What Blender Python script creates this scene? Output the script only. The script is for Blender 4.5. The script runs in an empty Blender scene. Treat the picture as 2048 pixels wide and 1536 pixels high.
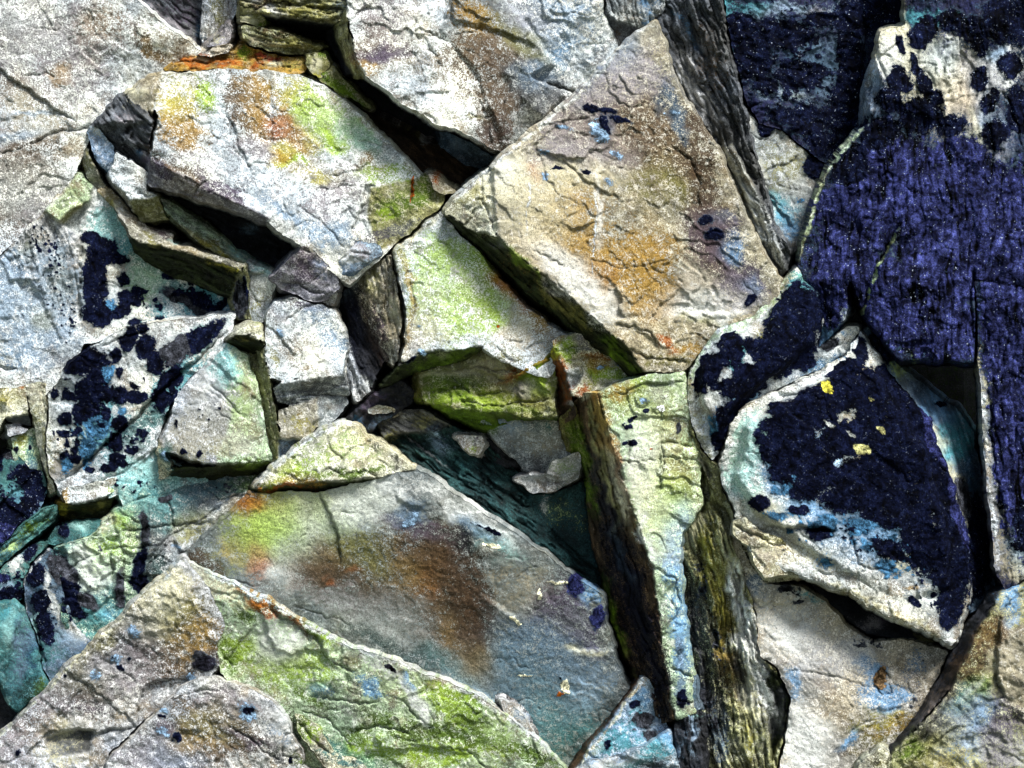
import bpy, math, random
import numpy as np
from mathutils import Vector
from mathutils.geometry import tessellate_polygon

SC = bpy.context.scene
# ------------------------------------------------------------ camera, sky, sun, exposure
CAMD = 3.2            # camera distance from the plane of the rock face (metres)
EYE = 1.6
cam_d = bpy.data.cameras.new("camera")
cam_d.sensor_width = 36.0
cam_d.lens = 36.0 * CAMD / 2.048
cam_d.clip_start = 0.05
cam_d.clip_end = 500
cam = bpy.data.objects.new("camera", cam_d)
SC.collection.objects.link(cam)
cam.location = (0, -CAMD, EYE)
cam.rotation_euler = (math.radians(90), 0, 0)
SC.camera = cam

SUN_EL, SUN_AZ = 52.0, 34.0      # degrees; azimuth measured from the viewer's side of the cliff towards the right
world = bpy.data.worlds.new("World")
SC.world = world
world.use_nodes = True
wn, wl = world.node_tree.nodes, world.node_tree.links
wn.clear()
sky = wn.new("ShaderNodeTexSky")
sky.sky_type = 'NISHITA'
sky.sun_disc = False
sky.sun_elevation = math.radians(SUN_EL)
sky.sun_rotation = math.radians(180 - SUN_AZ)
sky.air_density = 1.0
sky.dust_density = 2.0
bg = wn.new("ShaderNodeBackground")
bg.inputs[1].default_value = 0.065
wo = wn.new("ShaderNodeOutputWorld")
wl.new(sky.outputs[0], bg.inputs[0])
wl.new(bg.outputs[0], wo.inputs[0])

sun_d = bpy.data.lights.new("sun", 'SUN')
sun_d.energy = 4.2
sun_d.angle = math.radians(16)
sun_d.color = (1.0, 0.98, 0.95)
sun = bpy.data.objects.new("sun", sun_d)
SC.collection.objects.link(sun)
_e, _a = math.radians(SUN_EL), math.radians(SUN_AZ)
_dir = Vector((math.sin(_a) * math.cos(_e), -math.cos(_a) * math.cos(_e), math.sin(_e)))   # towards the sun
sun.rotation_euler = _dir.to_track_quat('Z', 'Y').to_euler()
sun.location = _dir * 8 + Vector((0, 0, EYE))

SC.view_settings.view_transform = 'Standard'
SC.view_settings.look = 'None'
SC.view_settings.exposure = 0.78
SC.view_settings.gamma = 1.0

# ------------------------------------------------------------ numeric helpers
U = 0.001            # one authoring unit = 1 mm on the plane of the rock face
STEP = 2.2
f32 = np.float32

def _hash(ix, iy, seed):
    h = (ix.astype(np.uint32) * np.uint32(374761393) + iy.astype(np.uint32) * np.uint32(668265263) + np.uint32((seed * 2246822519) & 0xffffffff))
    h = (h ^ (h >> np.uint32(13))) * np.uint32(1274126177)
    return (h ^ (h >> np.uint32(16)))

def perlin(x, y, seed=0):
    x = np.asarray(x, f32); y = np.asarray(y, f32)
    x0 = np.floor(x); y0 = np.floor(y)
    fx = x - x0; fy = y - y0
    xi = x0.astype(np.int64); yi = y0.astype(np.int64)
    def g(ox, oy):
        a = _hash(xi + ox, yi + oy, seed).astype(f32) * f32(2 * math.pi / 4294967296.0)
        return np.cos(a) * (fx - ox) + np.sin(a) * (fy - oy)
    u = fx * fx * fx * (fx * (fx * 6 - 15) + 10)
    v = fy * fy * fy * (fy * (fy * 6 - 15) + 10)
    a = g(0, 0) * (1 - u) + g(1, 0) * u
    b = g(0, 1) * (1 - u) + g(1, 1) * u
    return (a * (1 - v) + b * v) * f32(1.5)

def fbm(x, y, octv, seed=0, gain=0.5):
    s = 0; a = 1.0; t = 0
    for i in range(octv):
        s = s + a * perlin(x * 2 ** i + 17.3 * i, y * 2 ** i - 9.1 * i, seed + i * 31)
        t += a; a *= gain
    return s / t

def scars(x, y, seed):
    """flake scars: every cell of a broken grid is a small tilted facet, meeting its neighbours in low steps"""
    x0 = np.floor(x).astype(np.int64); y0 = np.floor(y).astype(np.int64)
    best = np.full(x.shape, 9.0, f32); out = np.zeros(x.shape, f32)
    for oy in (-1, 0, 1):
        for ox in (-1, 0, 1):
            cx, cy = x0 + ox, y0 + oy
            r = [(_hash(cx, cy, seed + k) & np.uint32(0xffff)).astype(f32) / 65535.0 for k in range(5)]
            dx, dy = x - (cx + r[0]), y - (cy + r[1])
            d = dx * dx + dy * dy * 1.7
            m = d < best
            out = np.where(m, (r[2] - .5) * 1.1 + (r[3] - .5) * 2.2 * dx + (r[4] - .5) * 2.2 * dy, out)
            best = np.where(m, d, best)
    return out

def spots(x, y, seed):
    """round spots of mixed size scattered one to a cell: > 0 inside a spot"""
    x = x + .25 * perlin(x * 2.3, y * 2.3, seed + 5); y = y + .25 * perlin(x * 2.1, y * 2.6, seed + 6)
    x0 = np.floor(x).astype(np.int64); y0 = np.floor(y).astype(np.int64); out = np.full(x.shape, -1.0, f32)
    for oy in (-1, 0, 1):
        for ox in (-1, 0, 1):
            cx, cy = x0 + ox, y0 + oy
            r = [(_hash(cx, cy, seed + k) & np.uint32(0xffff)).astype(f32) / 65535.0 for k in range(3)]
            rad = .12 + .42 * r[2] * r[2]
            out = np.maximum(out, 1 - np.hypot(x - cx - r[0], y - cy - r[1]) / rad)
    return out

def sstep(a, b, x):
    t = np.clip((x - a) / (b - a), 0, 1)
    return t * t * (3 - 2 * t)

def seg_dist(X, Y, pts):
    """distance to a polyline, signed side (+ = right hand side in the picture) and arclength 0..1"""
    best = np.full(X.shape, 1e9, f32); side = np.zeros(X.shape, f32); arc = np.zeros(X.shape, f32)
    L = sum(math.dist(pts[i], pts[i + 1]) for i in range(len(pts) - 1)); acc = 0
    for i in range(len(pts) - 1):
        (x0, y0), (x1, y1) = pts[i], pts[i + 1]
        dx, dy = x1 - x0, y1 - y0; l2 = dx * dx + dy * dy + 1e-6
        t = np.clip(((X - x0) * dx + (Y - y0) * dy) / l2, 0, 1)
        ex, ey = X - (x0 + t * dx), Y - (y0 + t * dy)
        d = np.sqrt(ex * ex + ey * ey); m = d < best
        best = np.where(m, d, best)
        side = np.where(m, np.sign(dx * ey - dy * ex), side)
        arc = np.where(m, (acc + t * math.sqrt(l2)) / L, arc)
        acc += math.sqrt(l2)
    return best, side, arc

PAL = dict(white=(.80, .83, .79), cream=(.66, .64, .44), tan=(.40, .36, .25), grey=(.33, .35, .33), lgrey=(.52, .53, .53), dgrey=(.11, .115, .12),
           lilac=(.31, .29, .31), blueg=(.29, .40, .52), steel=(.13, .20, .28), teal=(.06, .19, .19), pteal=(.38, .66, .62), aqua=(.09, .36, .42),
           olive=(.17, .16, .04), khaki=(.30, .29, .12), lime=(.33, .50, .03), lgreen=(.44, .60, .24), moss=(.09, .16, .008), dmoss_shade=(.026, .034, .010),  # the dark moss tone also paints the shade of undersides
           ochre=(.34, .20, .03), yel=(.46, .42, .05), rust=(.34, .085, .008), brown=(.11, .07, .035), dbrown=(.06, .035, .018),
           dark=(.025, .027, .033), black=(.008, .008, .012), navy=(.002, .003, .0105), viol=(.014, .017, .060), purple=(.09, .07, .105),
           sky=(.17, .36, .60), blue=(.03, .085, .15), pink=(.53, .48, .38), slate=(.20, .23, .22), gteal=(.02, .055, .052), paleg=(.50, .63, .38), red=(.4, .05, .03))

def place(px, py, d):
    k = (CAMD - d * U) / CAMD
    return (px - 1024.0) * U * k, -d * U, (768.0 - py) * U * k + EYE

# ------------------------------------------------------------ materials
def N(nt, typ, **kw):
    n = nt.nodes.new(typ)
    for k, v in kw.items():
        if k.startswith('i'): n.inputs[int(k[1:])].default_value = v
        else: setattr(n, k, v)
    return n

def stone_material(name, rough=0.8, stipple=1.0, bump=1.0, fleck=0.0, contrast=1.0):
    m = bpy.data.materials.new(name); m.use_nodes = True
    nt = m.node_tree; nt.nodes.clear(); L = nt.links.new
    out = N(nt, 'ShaderNodeOutputMaterial'); bs = N(nt, 'ShaderNodeBsdfPrincipled')
    L(bs.outputs[0], out.inputs[0])
    tc = N(nt, 'ShaderNodeTexCoord')
    def noise(scale, det, rgh=0.55, dist=0.0):
        n = N(nt, 'ShaderNodeTexNoise'); n.inputs['Scale'].default_value = scale; n.inputs['Detail'].default_value = det
        n.inputs['Roughness'].default_value = rgh; n.inputs['Distortion'].default_value = dist
        L(tc.outputs['Object'], n.inputs['Vector']); return n.outputs['Fac']
    def rng(x, a, b, c, d, clamp=True, smooth=False):
        n = N(nt, 'ShaderNodeMapRange', clamp=clamp)
        if smooth: n.interpolation_type = 'SMOOTHSTEP'
        L(x, n.inputs[0])
        for i, v in enumerate((a, b, c, d)): n.inputs[i + 1].default_value = v
        return n.outputs[0]
    def mt(op, a, b, c=None):
        n = N(nt, 'ShaderNodeMath', operation=op)
        for i, v in enumerate((a, b, c)):
            if v is None: continue
            if isinstance(v, (int, float)): n.inputs[i].default_value = v
            else: L(v, n.inputs[i])
        return n.outputs[0]
    def mix(fac, a, b, mode='MIX'):
        n = N(nt, 'ShaderNodeMix', data_type='RGBA', blend_type=mode)
        for k, v in ((0, fac), (6, a), (7, b)):
            if isinstance(v, (int, float)): n.inputs[k].default_value = v
            elif isinstance(v, tuple): n.inputs[k].default_value = v
            else: L(v, n.inputs[k])
        return n.outputs[2]
    def gray(x):
        n = N(nt, 'ShaderNodeCombineColor')
        for i in range(3): L(x, n.inputs[i])
        return n.outputs[0]
    def attr(nm):
        return N(nt, 'ShaderNodeAttribute', attribute_name=nm)
    aB, aS, aL = attr('base'), attr('stain'), attr('lichen')
    nC, nB, nA, nF, nP = noise(7, 4), noise(38, 6, .62, .4), noise(170, 5, .65, .3), noise(520, 3, .6), noise(290, 2, .5)
    nG = noise(330, 4, .7, .2); nM = noise(75, 7, .72, .6)
    grain = mt('ADD', mt('MULTIPLY', nG, .5), mt('ADD', mt('MULTIPLY', nF, .35), mt('MULTIPLY', nA, .15)))
    # stone
    v = mt('MULTIPLY', rng(nB, .34, .64, 1 - .34 * contrast, 1 + .12 * contrast), rng(grain, .42, .57, 1 - .56 * contrast, 1 + .34 * contrast))
    v = mt('MULTIPLY', v, rng(nM, .36, .62, 1 - .34 * contrast, 1 + .14 * contrast))
    v = mt('MULTIPLY', v, rng(noise(14, 6, .66, .8), .36, .58, .60, 1.10))
    v = mt('MULTIPLY', v, mt('ADD', aB.outputs['Alpha'], .5))
    tint = mix(rng(nC, .38, .62, 0, 1), (.88, .96, 1.08, 1), (1.02, 1.0, .92, 1))
    col = mix(1.0, aB.outputs['Color'], tint, 'MULTIPLY')
    col = mix(1.0, col, gray(v), 'MULTIPLY')
    # pale crust in broken patches, brown dirt in the grain
    cr1 = rng(mt('ADD', mt('MULTIPLY', nM, .6), mt('MULTIPLY', grain, .4)), .52, .57, 0, 1, smooth=True)
    lum = N(nt, 'ShaderNodeRGBToBW'); L(aB.outputs['Color'], lum.inputs[0])
    lig = rng(lum.outputs[0], .12, .45, 0, 1)
    col = mix(mt('MULTIPLY', cr1, mt('MULTIPLY', lig, .50)), col, mix(1.0, (.90, .90, .86, 1), gray(rng(grain, .42, .57, .72, 1.05)), 'MULTIPLY'))
    dr = rng(mt('ADD', mt('MULTIPLY', noise(22, 5, .6, .5), .45), mt('MULTIPLY', grain, .55)), .50, .44, 0, 1, smooth=True)
    col = mix(mt('MULTIPLY', dr, mt('MULTIPLY', lig, .66)), col, mix(rng(nC, .4, .6, 0, 1), (.12, .115, .12, 1), (.20, .14, .06, 1)))
    # stains: broad weathering and some painted shade, broken up by grain
    n2 = mt('ADD', mt('MULTIPLY', nM, .30), mt('MULTIPLY', grain, .70))
    n2 = rng(n2, .42, .585, .02, .98)
    sm = aS.outputs['Alpha']
    st = rng(mt('SUBTRACT', sm, n2), -.07, .11, 0, 1, smooth=True)
    sfac = mt('ADD', mt('MULTIPLY', st, .76 * stipple), mt('MULTIPLY', mt('MULTIPLY', sm, sm), 1 - .76 * stipple))
    scol = mix(1.0, aS.outputs['Color'], gray(mt('MULTIPLY', rng(grain, .42, .58, .45, 1.4), mt('ADD', aB.outputs['Alpha'], .5))), 'MULTIPLY')
    col = mix(sfac, col, scol)
    # crust flecks and dark pits of the stone
    col = mix(mt('MULTIPLY', rng(nP, .69, .74, 0, .35), mt('ADD', mt('MULTIPLY', lig, .7), .3)), col, (.85, .86, .84, 1))
    col = mix(rng(nP, .34, .29, 0, .7), col, (.035, .03, .03, 1))
    # lichen patches with a crisp edge
    lm = mt('ADD', aL.outputs['Alpha'], mt('MULTIPLY', mt('SUBTRACT', nB, .5), .34))
    lm = mt('ADD', lm, mt('MULTIPLY', mt('SUBTRACT', nM, .5), .50))
    fr = rng(mt('ADD', lm, mt('MULTIPLY', mt('SUBTRACT', grain, .5), 1.3)), .45, .51, 0, 1, smooth=True)
    has = rng(aL.outputs['Alpha'], .10, .34, 0, 1)
    col = mix(mt('MULTIPLY', fr, mt('MULTIPLY', has, .75)), col, mix(rng(nA, .4, .6, 0, 1), (.03, .09, .14, 1), (.035, .05, .075, 1)))
    lm = mt('ADD', lm, mt('MULTIPLY', mt('SUBTRACT', grain, .5), .45))
    lf = rng(lm, .495, .53, 0, 1, smooth=True)
    lv = mt('MULTIPLY', rng(nM, .38, .66, .2, 2.3), rng(grain, .42, .58, .35, 1.7))
    lv = mt('MULTIPLY', lv, rng(nB, .35, .65, .35, 1.7))
    lv = mt('MULTIPLY', lv, rng(aB.outputs['Alpha'], .2, .9, .35, 1.9, clamp=False))
    lcol = mix(1.0, aL.outputs['Color'], gray(lv), 'MULTIPLY')
    lcol = mix(rng(mt('ADD', mt('MULTIPLY', nF, .6), mt('MULTIPLY', nM, .4)), .60, .66, 0, fleck), lcol, (.14, .24, .42, 1))
    lcol = mix(rng(mt('ADD', mt('MULTIPLY', nP, .7), mt('MULTIPLY', nM, .3)), .635, .675, 0, min(1, fleck * 1.5)), lcol, (.50, .58, .70, 1))
    col = mix(lf, col, lcol)
    L(col, bs.inputs['Base Color'])
    L(mt('ADD', rng(nB, .3, .7, rough - .12, rough + .1), mt('MULTIPLY', lf, .05)), bs.inputs['Roughness'])
    L(rng(lf, 0, 1, .16, .03), bs.inputs['Specular IOR Level'])
    h = mt('ADD', mt('MULTIPLY', nB, .12), mt('ADD', mt('MULTIPLY', nM, .40), mt('MULTIPLY', grain, .55)))
    h = mt('ADD', h, mt('MULTIPLY', lf, .05))
    b = N(nt, 'ShaderNodeBump'); b.inputs['Strength'].default_value = .85; b.inputs['Distance'].default_value = .0062 * bump
    L(h, b.inputs['Height']); L(b.outputs[0], bs.inputs['Normal'])
    return m

M_STONE = stone_material('weathered_stone', fleck=.14)
M_DARK = stone_material('lichen_covered_stone', rough=.72, stipple=.95, contrast=1.2, fleck=.5)
M_STRATA = stone_material('layered_stone', rough=.75, stipple=1.0, bump=1.1, contrast=1.3, fleck=.3)
MATS = dict(s=M_STONE, d=M_DARK, l=M_STRATA)

# ------------------------------------------------------------ the rock builder
def blur(A, Mk, n):
    for _ in range(n):
        for ax in (0, 1):
            num = A * Mk; den = Mk.astype(f32)
            s = num.copy(); w = den.copy()
            if ax == 0:
                s[1:] += num[:-1]; s[:-1] += num[1:]; w[1:] += den[:-1]; w[:-1] += den[1:]
            else:
                s[:, 1:] += num[:, :-1]; s[:, :-1] += num[:, 1:]; w[:, 1:] += den[:, :-1]; w[:, :-1] += den[:, 1:]
            A = np.where(Mk, s / np.maximum(w, 1e-6), A)
    return A

def inside_dist(Mk, k):
    D = np.where(Mk, f32(k), f32(0))
    D[0, :] = np.minimum(D[0, :], 0); D[-1, :] = 0; D[:, 0] = 0; D[:, -1] = 0
    for _ in range(int(k)):
        P = np.pad(D, 1, mode='edge')
        n = np.minimum.reduce([P[:-2, 1:-1], P[2:, 1:-1], P[1:-1, :-2], P[1:-1, 2:]]) + 1
        q = np.minimum.reduce([P[:-2, :-2], P[2:, 2:], P[:-2, 2:], P[2:, :-2]]) + 1.414
        D = np.minimum(D, np.minimum(n, q))
    return D

_seed = [100]
GRP = {}
def rock(name, label, cat, faces, st=(), li=(), cr=(), sp=(), er=3, rd=.7, wa=3.4, n1=6.0, ter=3.6, n3=1.4, n4=.9, bl=1, T=190, mat='s',
         kind=None, group=None, speck=None, step=None, parent=None, cdark=.6, sd=None, ln=()):
    anyp = any(len(f) > 2 and 'pt' in f[2] for f in faces)
    _seed[0] += 7; seed = sd if sd else _seed[0]
    S = step or STEP
    ax = [p[0] for f in faces for p in f[1]]; ay = [p[1] for f in faces for p in f[1]]
    x0, x1, y0, y1 = min(ax) - 14, max(ax) + 14, min(ay) - 14, max(ay) + 14
    gx = np.arange(x0, x1 + S, S, dtype=f32); gy = np.arange(y0, y1 + S, S, dtype=f32)
    X, Y = np.meshgrid(gx, gy)
    WX = X + wa * (perlin(X / 55, Y / 55, 1) * 1.3 + perlin(X / 17, Y / 17, 2) * .62 + perlin(X / 6.5, Y / 6.5, seed + 2) * .5)
    WY = Y + wa * (perlin(X / 55, Y / 55, 3) * 1.3 + perlin(X / 17, Y / 17, 4) * .62 + perlin(X / 6.5, Y / 6.5, seed + 5) * .5)
    H = np.zeros(X.shape, f32); Mk = np.zeros(X.shape, bool)
    C = np.zeros(X.shape + (3,), f32); ST = np.zeros(X.shape, f32); SH = np.zeros(X.shape, f32); PI_ = np.zeros(X.shape, np.int32); pnames = {}
    for fi, f in enumerate(faces):
        colr, pts = PAL[f[0]], f[1]; o = f[2] if len(f) > 2 else {}
        fx0, fx1 = min(p[0] for p in pts) - 14, max(p[0] for p in pts) + 14
        fy0, fy1 = min(p[1] for p in pts) - 14, max(p[1] for p in pts) + 14
        a0, a1 = np.searchsorted(gx, fx0), np.searchsorted(gx, fx1) + 1
        b0, b1 = np.searchsorted(gy, fy0), np.searchsorted(gy, fy1) + 1
        sx, sy = WX[b0:b1, a0:a1], WY[b0:b1, a0:a1]
        fm = np.zeros(sx.shape, bool); fh = np.zeros(sx.shape, f32)
        for tri in tessellate_polygon([[Vector((p[0], p[1], 0)) for p in pts]]):
            (ax_, ay_, ad), (bx_, by_, bd), (cx_, cy_, cd) = (pts[i] for i in tri)
            det = (by_ - cy_) * (ax_ - cx_) + (cx_ - bx_) * (ay_ - cy_)
            if abs(det) < 1e-6: continue
            l1 = ((by_ - cy_) * (sx - cx_) + (cx_ - bx_) * (sy - cy_)) / det
            l2 = ((cy_ - ay_) * (sx - cx_) + (ax_ - cx_) * (sy - cy_)) / det
            l3 = 1 - l1 - l2
            m = (l1 >= -1e-4) & (l2 >= -1e-4) & (l3 >= -1e-4)
            fh = np.where(m, l1 * ad + l2 * bd + l3 * cd, fh); fm |= m
        if len(pts) > 9 and 'sa' not in o:      # big faces: a plane bent smoothly to meet its corners, no triangle creases
            pa = np.array(pts, dtype=np.float64)
            A_ = np.c_[pa[:, 0], pa[:, 1], np.ones(len(pa))]
            co = np.linalg.lstsq(A_, pa[:, 2], rcond=None)[0]
            res = pa[:, 2] - A_ @ co
            num = np.zeros(sx.shape, f32); den = np.full(sx.shape, 1e-12, f32)
            for (qx, qy, qd), r_ in zip(pts, res):
                w_ = 1.0 / ((sx - qx) ** 2 + (sy - qy) ** 2 + 500.0) ** 1.6 * 1e5
                num += w_ * f32(r_); den += w_
            fh = (sx * co[0] + sy * co[1] + co[2] + num / den).astype(f32)
        H[b0:b1, a0:a1] = np.where(fm, fh, H[b0:b1, a0:a1]); Mk[b0:b1, a0:a1] |= fm
        for c in range(3): C[b0:b1, a0:a1, c] = np.where(fm, colr[c], C[b0:b1, a0:a1, c])
        if anyp and fi == 0 and 'pt' not in o: o = dict(o, pt='front_face')
        pid = fi + 1 if 'pt' in o else 0
        if pid: pnames[pid] = o['pt']
        PI_[b0:b1, a0:a1] = np.where(fm, pid, PI_[b0:b1, a0:a1])
        if 'sa' in o:
            a = math.radians(o['sa']); w = o.get('sw', 9)
            bx, by = X[b0:b1, a0:a1], Y[b0:b1, a0:a1]
            u = bx * math.cos(a) + by * math.sin(a); v = -bx * math.sin(a) + by * math.cos(a)
            v = v + fbm(u / 150, v / 120, 3, seed + 60 + fi) * 22 + fbm(u / 26, v / 12, 2, seed + 61 + fi) * 3.0
            n = perlin(u / (w * 5), v / w, seed + 41 + fi) * .45 + perlin(u / (w * 3.1) + 7.7, v / (w * .57), seed + 42 + fi) * .4 + perlin(u / (w * 8), v / (w * 2.7), seed + 43 + fi) * .5
            n2 = perlin(u / (w * 1.9), v / (w * .36), seed + 44 + fi)
            lv = v / (w * 1.25) + .5 * fbm(u / (w * 6), v / (w * 3), 2, seed + 45 + fi)
            li_ = np.floor(lv); lf_ = lv - li_
            off = (_hash(li_.astype(np.int64), li_.astype(np.int64) * 0, seed + 46) & np.uint32(1023)).astype(f32) / 100
            cu = np.floor(u / (w * 6.5) + off + .3 * perlin(u / 9, v / 9, seed + 47))
            lr = (_hash(li_.astype(np.int64), cu.astype(np.int64), seed + 48) & np.uint32(1023)).astype(f32) / 1023 - .5
            gr = np.exp(-(np.minimum(lf_, 1 - lf_) / .10) ** 2) * sstep(-.3, .2, perlin(u / (w * 5), v / (w * 2), seed + 49))
            SH[b0:b1, a0:a1] = np.where(fm, (n * .8 + .35 * n2 + 1.5 * lr - .9 * gr) * o.get('amp', 5), SH[b0:b1, a0:a1])
            ST[b0:b1, a0:a1] = np.where(fm, (n * .85 + n2 * .5 + .45 * lr - .35 * gr) * o.get('sc', .8), ST[b0:b1, a0:a1])
        else:
            SH[b0:b1, a0:a1] = np.where(fm, 0, SH[b0:b1, a0:a1]); ST[b0:b1, a0:a1] = np.where(fm, 0, ST[b0:b1, a0:a1])
    H = blur(H, Mk, bl)
    C = np.stack([blur(C[..., c], Mk, 1) for c in range(3)], -1)
    XR = .80 * X + .60 * Y + 31 * seed; YR = -.60 * X + .80 * Y
    # relief
    H += n1 * fbm(XR / 170, YR / 170, 3, seed + 10) * 1.6
    t = fbm(XR / 130, YR / 110, 3, seed + 13) * 3.2 + 10
    fr = t - np.floor(t)
    H += ter * (np.floor(t) + sstep(.9, 1.0, fr) - t * .9) * sstep(-.15, .25, fbm(XR / 140, YR / 140, 2, seed + 15))
    for cs, am, dens in ((105, 1.0, .0), (38, .42, .08)):
        wx_, wy_ = XR + 16 * fbm(XR / 40, YR / 40, 3, seed + 90), YR + 16 * fbm(XR / 40, YR / 40, 3, seed + 91)
        H += 1.15 * ter * am * scars(wx_ / cs, wy_ / cs, seed + int(cs)) * sstep(dens - .12, dens + .14, fbm(XR / 120, YR / 120, 2, seed + 92 + int(cs)))
    H += n3 * fbm(XR / 21, YR / 21, 3, seed + 16) * 1.8
    H += n4 * fbm(XR / 6.5, YR / 6.5, 2, seed + 19) * 1.6
    H += SH
    JX = X + 3.2 * perlin(X / 11, Y / 11, seed + 30) + 5 * perlin(X / 34, Y / 34, seed + 32)
    JY = Y + 3.2 * perlin(X / 11, Y / 11, seed + 31) + 5 * perlin(X / 34, Y / 34, seed + 33)
    crk = np.zeros(X.shape, f32)
    rnd = random.Random(seed)
    bw, bh = x1 - x0, y1 - y0
    auto = []
    if min(bw, bh) > 190:              # long straight fractures and thin flake edges along the joint directions of the cliff
        for q in range(3 + int(bw * bh / 60000) % 5):
            cx_, cy_ = rnd.uniform(x0 + .1 * bw, x1 - .1 * bw), rnd.uniform(y0 + .1 * bh, y1 - .1 * bh)
            an = math.radians(rnd.choice((38, 44, -42, -48, 75, 8)) + rnd.uniform(-7, 7)); ll = rnd.uniform(40, 130)
            p_ = [(cx_ + math.cos(an) * ll * k_ + rnd.uniform(-7, 7), cy_ + math.sin(an) * ll * k_ + rnd.uniform(-7, 7)) for k_ in (-1, -.4, .2, 1)]
            auto.append(p_)
            d, sdn, ar = seg_dist(JX, JY, p_)
            H += .5 * rnd.choice((1, -1)) * rnd.uniform(4, 8) * np.clip(d / 2.5, 0, 1) * sdn * np.exp(-d / rnd.uniform(30, 80)) * np.clip(np.minimum(ar, 1 - ar) * 5, 0, 1)
            if q % 2: 
                g = np.exp(-(d / 1.6) ** 2) * np.clip(np.minimum(ar, 1 - ar) * 5, 0, 1)
                H -= 4 * g; crk = np.maximum(crk, .5 * g)
    for c in cr:                       # cracks: (width, depth, points)
        d, sdn, ar = seg_dist(JX, JY, c[2])
        tap = np.clip(np.minimum(ar, 1 - ar) * 7 + .35, 0, 1)
        g = np.exp(-(d / (c[0] * (0.55 + .45 * tap))) ** 2) * tap
        H -= c[1] * g; crk = np.maximum(crk, g * cdark)
    for c in sp:                       # steps: (height, reach, points), raised on the right hand side of the walk
        d, sdn, ar = seg_dist(JX, JY, c[2])
        tap = np.clip(np.minimum(ar, 1 - ar) * 5, 0, 1)
        s = np.clip(d / 3.5, 0, 1) * sdn
        H += .5 * c[0] * s * np.exp(-d / c[1]) * tap
    # random hairline joints and small scars
    hl = np.abs(fbm(X / 120 + 3, Y / 120, 3, seed + 22))
    H -= 3.2 * np.exp(-(hl / .012) ** 2) * sstep(.0, .25, fbm(X / 160, Y / 160, 2, seed + 26))
    crk = np.maximum(crk, .35 * np.exp(-(hl / .010) ** 2) * sstep(.05, .25, fbm(X / 160, Y / 160, 2, seed + 26)))
    if er > 0:
        k = max(2, int(er * 1.6 / S))
        Dn = inside_dist(Mk, k) * S
        r = er * (1 + .5 * perlin(X / 40, Y / 40, seed + 28))
        tt = np.clip(Dn / np.maximum(r, 1), 0, 1)
        H -= rd * er * (1 - np.sqrt(np.clip(1 - (1 - tt) ** 2, 0, 1)))
    # weathering: stains (soft, broken by grain) and lichen (crisp); some stains paint shade
    QX = X + 20 * fbm(X / 70, Y / 70, 2, seed + 54) + 9 * perlin(X / 30, Y / 30, seed + 50) + 4 * perlin(X / 9, Y / 9, seed + 52)
    QY = Y + 20 * fbm(X / 70, Y / 70, 2, seed + 55) + 9 * perlin(X / 30, Y / 30, seed + 51) + 4 * perlin(X / 9, Y / 9, seed + 53)
    SC_ = np.zeros(X.shape + (3,), f32); sw = np.full(X.shape, 1e-5, f32); keep = np.ones(X.shape, f32)
    for s in st:
        cn, sx_, sy_, rx, ry = s[:5]; ang = math.radians(s[5] if len(s) > 5 else 0); stg = s[6] if len(s) > 6 else .7
        dx, dy = QX - sx_, QY - sy_
        u = (dx * math.cos(ang) + dy * math.sin(ang)) / rx; v = (-dx * math.sin(ang) + dy * math.cos(ang)) / ry
        r2 = u * u + v * v
        w = stg * (.94 if stg < .85 else 1) * np.exp(-(r2 ** 1.2) * .72); w = np.where(w < .01, 0, w)
        for c in range(3): SC_[..., c] += w * w * PAL[cn][c]
        sw += w * w; keep *= (1 - w)
    SC_ /= sw[..., None]
    top = np.max([s[6] if len(s) > 6 else .7 for s in st]) if len(st) else .7
    sm = np.clip((1 - keep) * (1.18 + .75 * fbm(X / 48, Y / 48, 4, seed + 58, .65)), 0, .70 + .3 * np.clip((1 - keep - .88) / .1, 0, 1))
    QX = X + 6 * perlin(X / 30, Y / 30, seed + 50) + 2.5 * perlin(X / 9, Y / 9, seed + 52) + 1.6 * perlin(X / 4, Y / 4, seed + 56)
    QY = Y + 6 * perlin(X / 30, Y / 30, seed + 51) + 2.5 * perlin(X / 9, Y / 9, seed + 53) + 1.6 * perlin(X / 4, Y / 4, seed + 57)
    LM = np.full(X.shape, -1.0, f32); LC = np.zeros(X.shape + (3,), f32); LC[:] = PAL['navy']
    for s in li:
        cn, sx_, sy_, rx, ry = s[:5]; ang = math.radians(s[5] if len(s) > 5 else 0); bias = s[6] if len(s) > 6 else 0
        dx, dy = QX - sx_, QY - sy_
        u = (dx * math.cos(ang) + dy * math.sin(ang)) / rx; v = (-dx * math.sin(ang) + dy * math.cos(ang)) / ry
        f = (1 - np.sqrt(u * u + v * v)) * min(1.0, (8 + max(rx, ry)) / 26.0) * (.4 if s[0] in ('blue', 'steel', 'khaki', 'grey', 'blueg') else 1.0) + bias
        m = f > LM
        for c in range(3): LC[..., c] = np.where(m, PAL[cn][c], LC[..., c])
        LM = np.where(m, f, LM)
    for sk in (speck if isinstance(speck, list) else [speck] if speck else []):   # scattered small lichen spots: (colour, cell, threshold, mask stains...)
        cn, cell, th, regs = sk; seed += 3
        n = np.maximum(spots(X / (cell * 2.6), Y / (cell * 2.6), seed + 70), spots(X / (cell * 1.3) + 3, Y / (cell * 1.3), seed + 71) * .8) + .5 * perlin(X / 60, Y / 60, seed + 72)
        w = np.zeros(X.shape, f32)
        for (sx_, sy_, rx, ry, ang) in regs:
            a = math.radians(ang); dx, dy = X - sx_, Y - sy_
            u = (dx * math.cos(a) + dy * math.sin(a)) / rx; v = (-dx * math.sin(a) + dy * math.cos(a)) / ry
            w = np.maximum(w, np.exp(-(u * u + v * v) ** 1.5))
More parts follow.
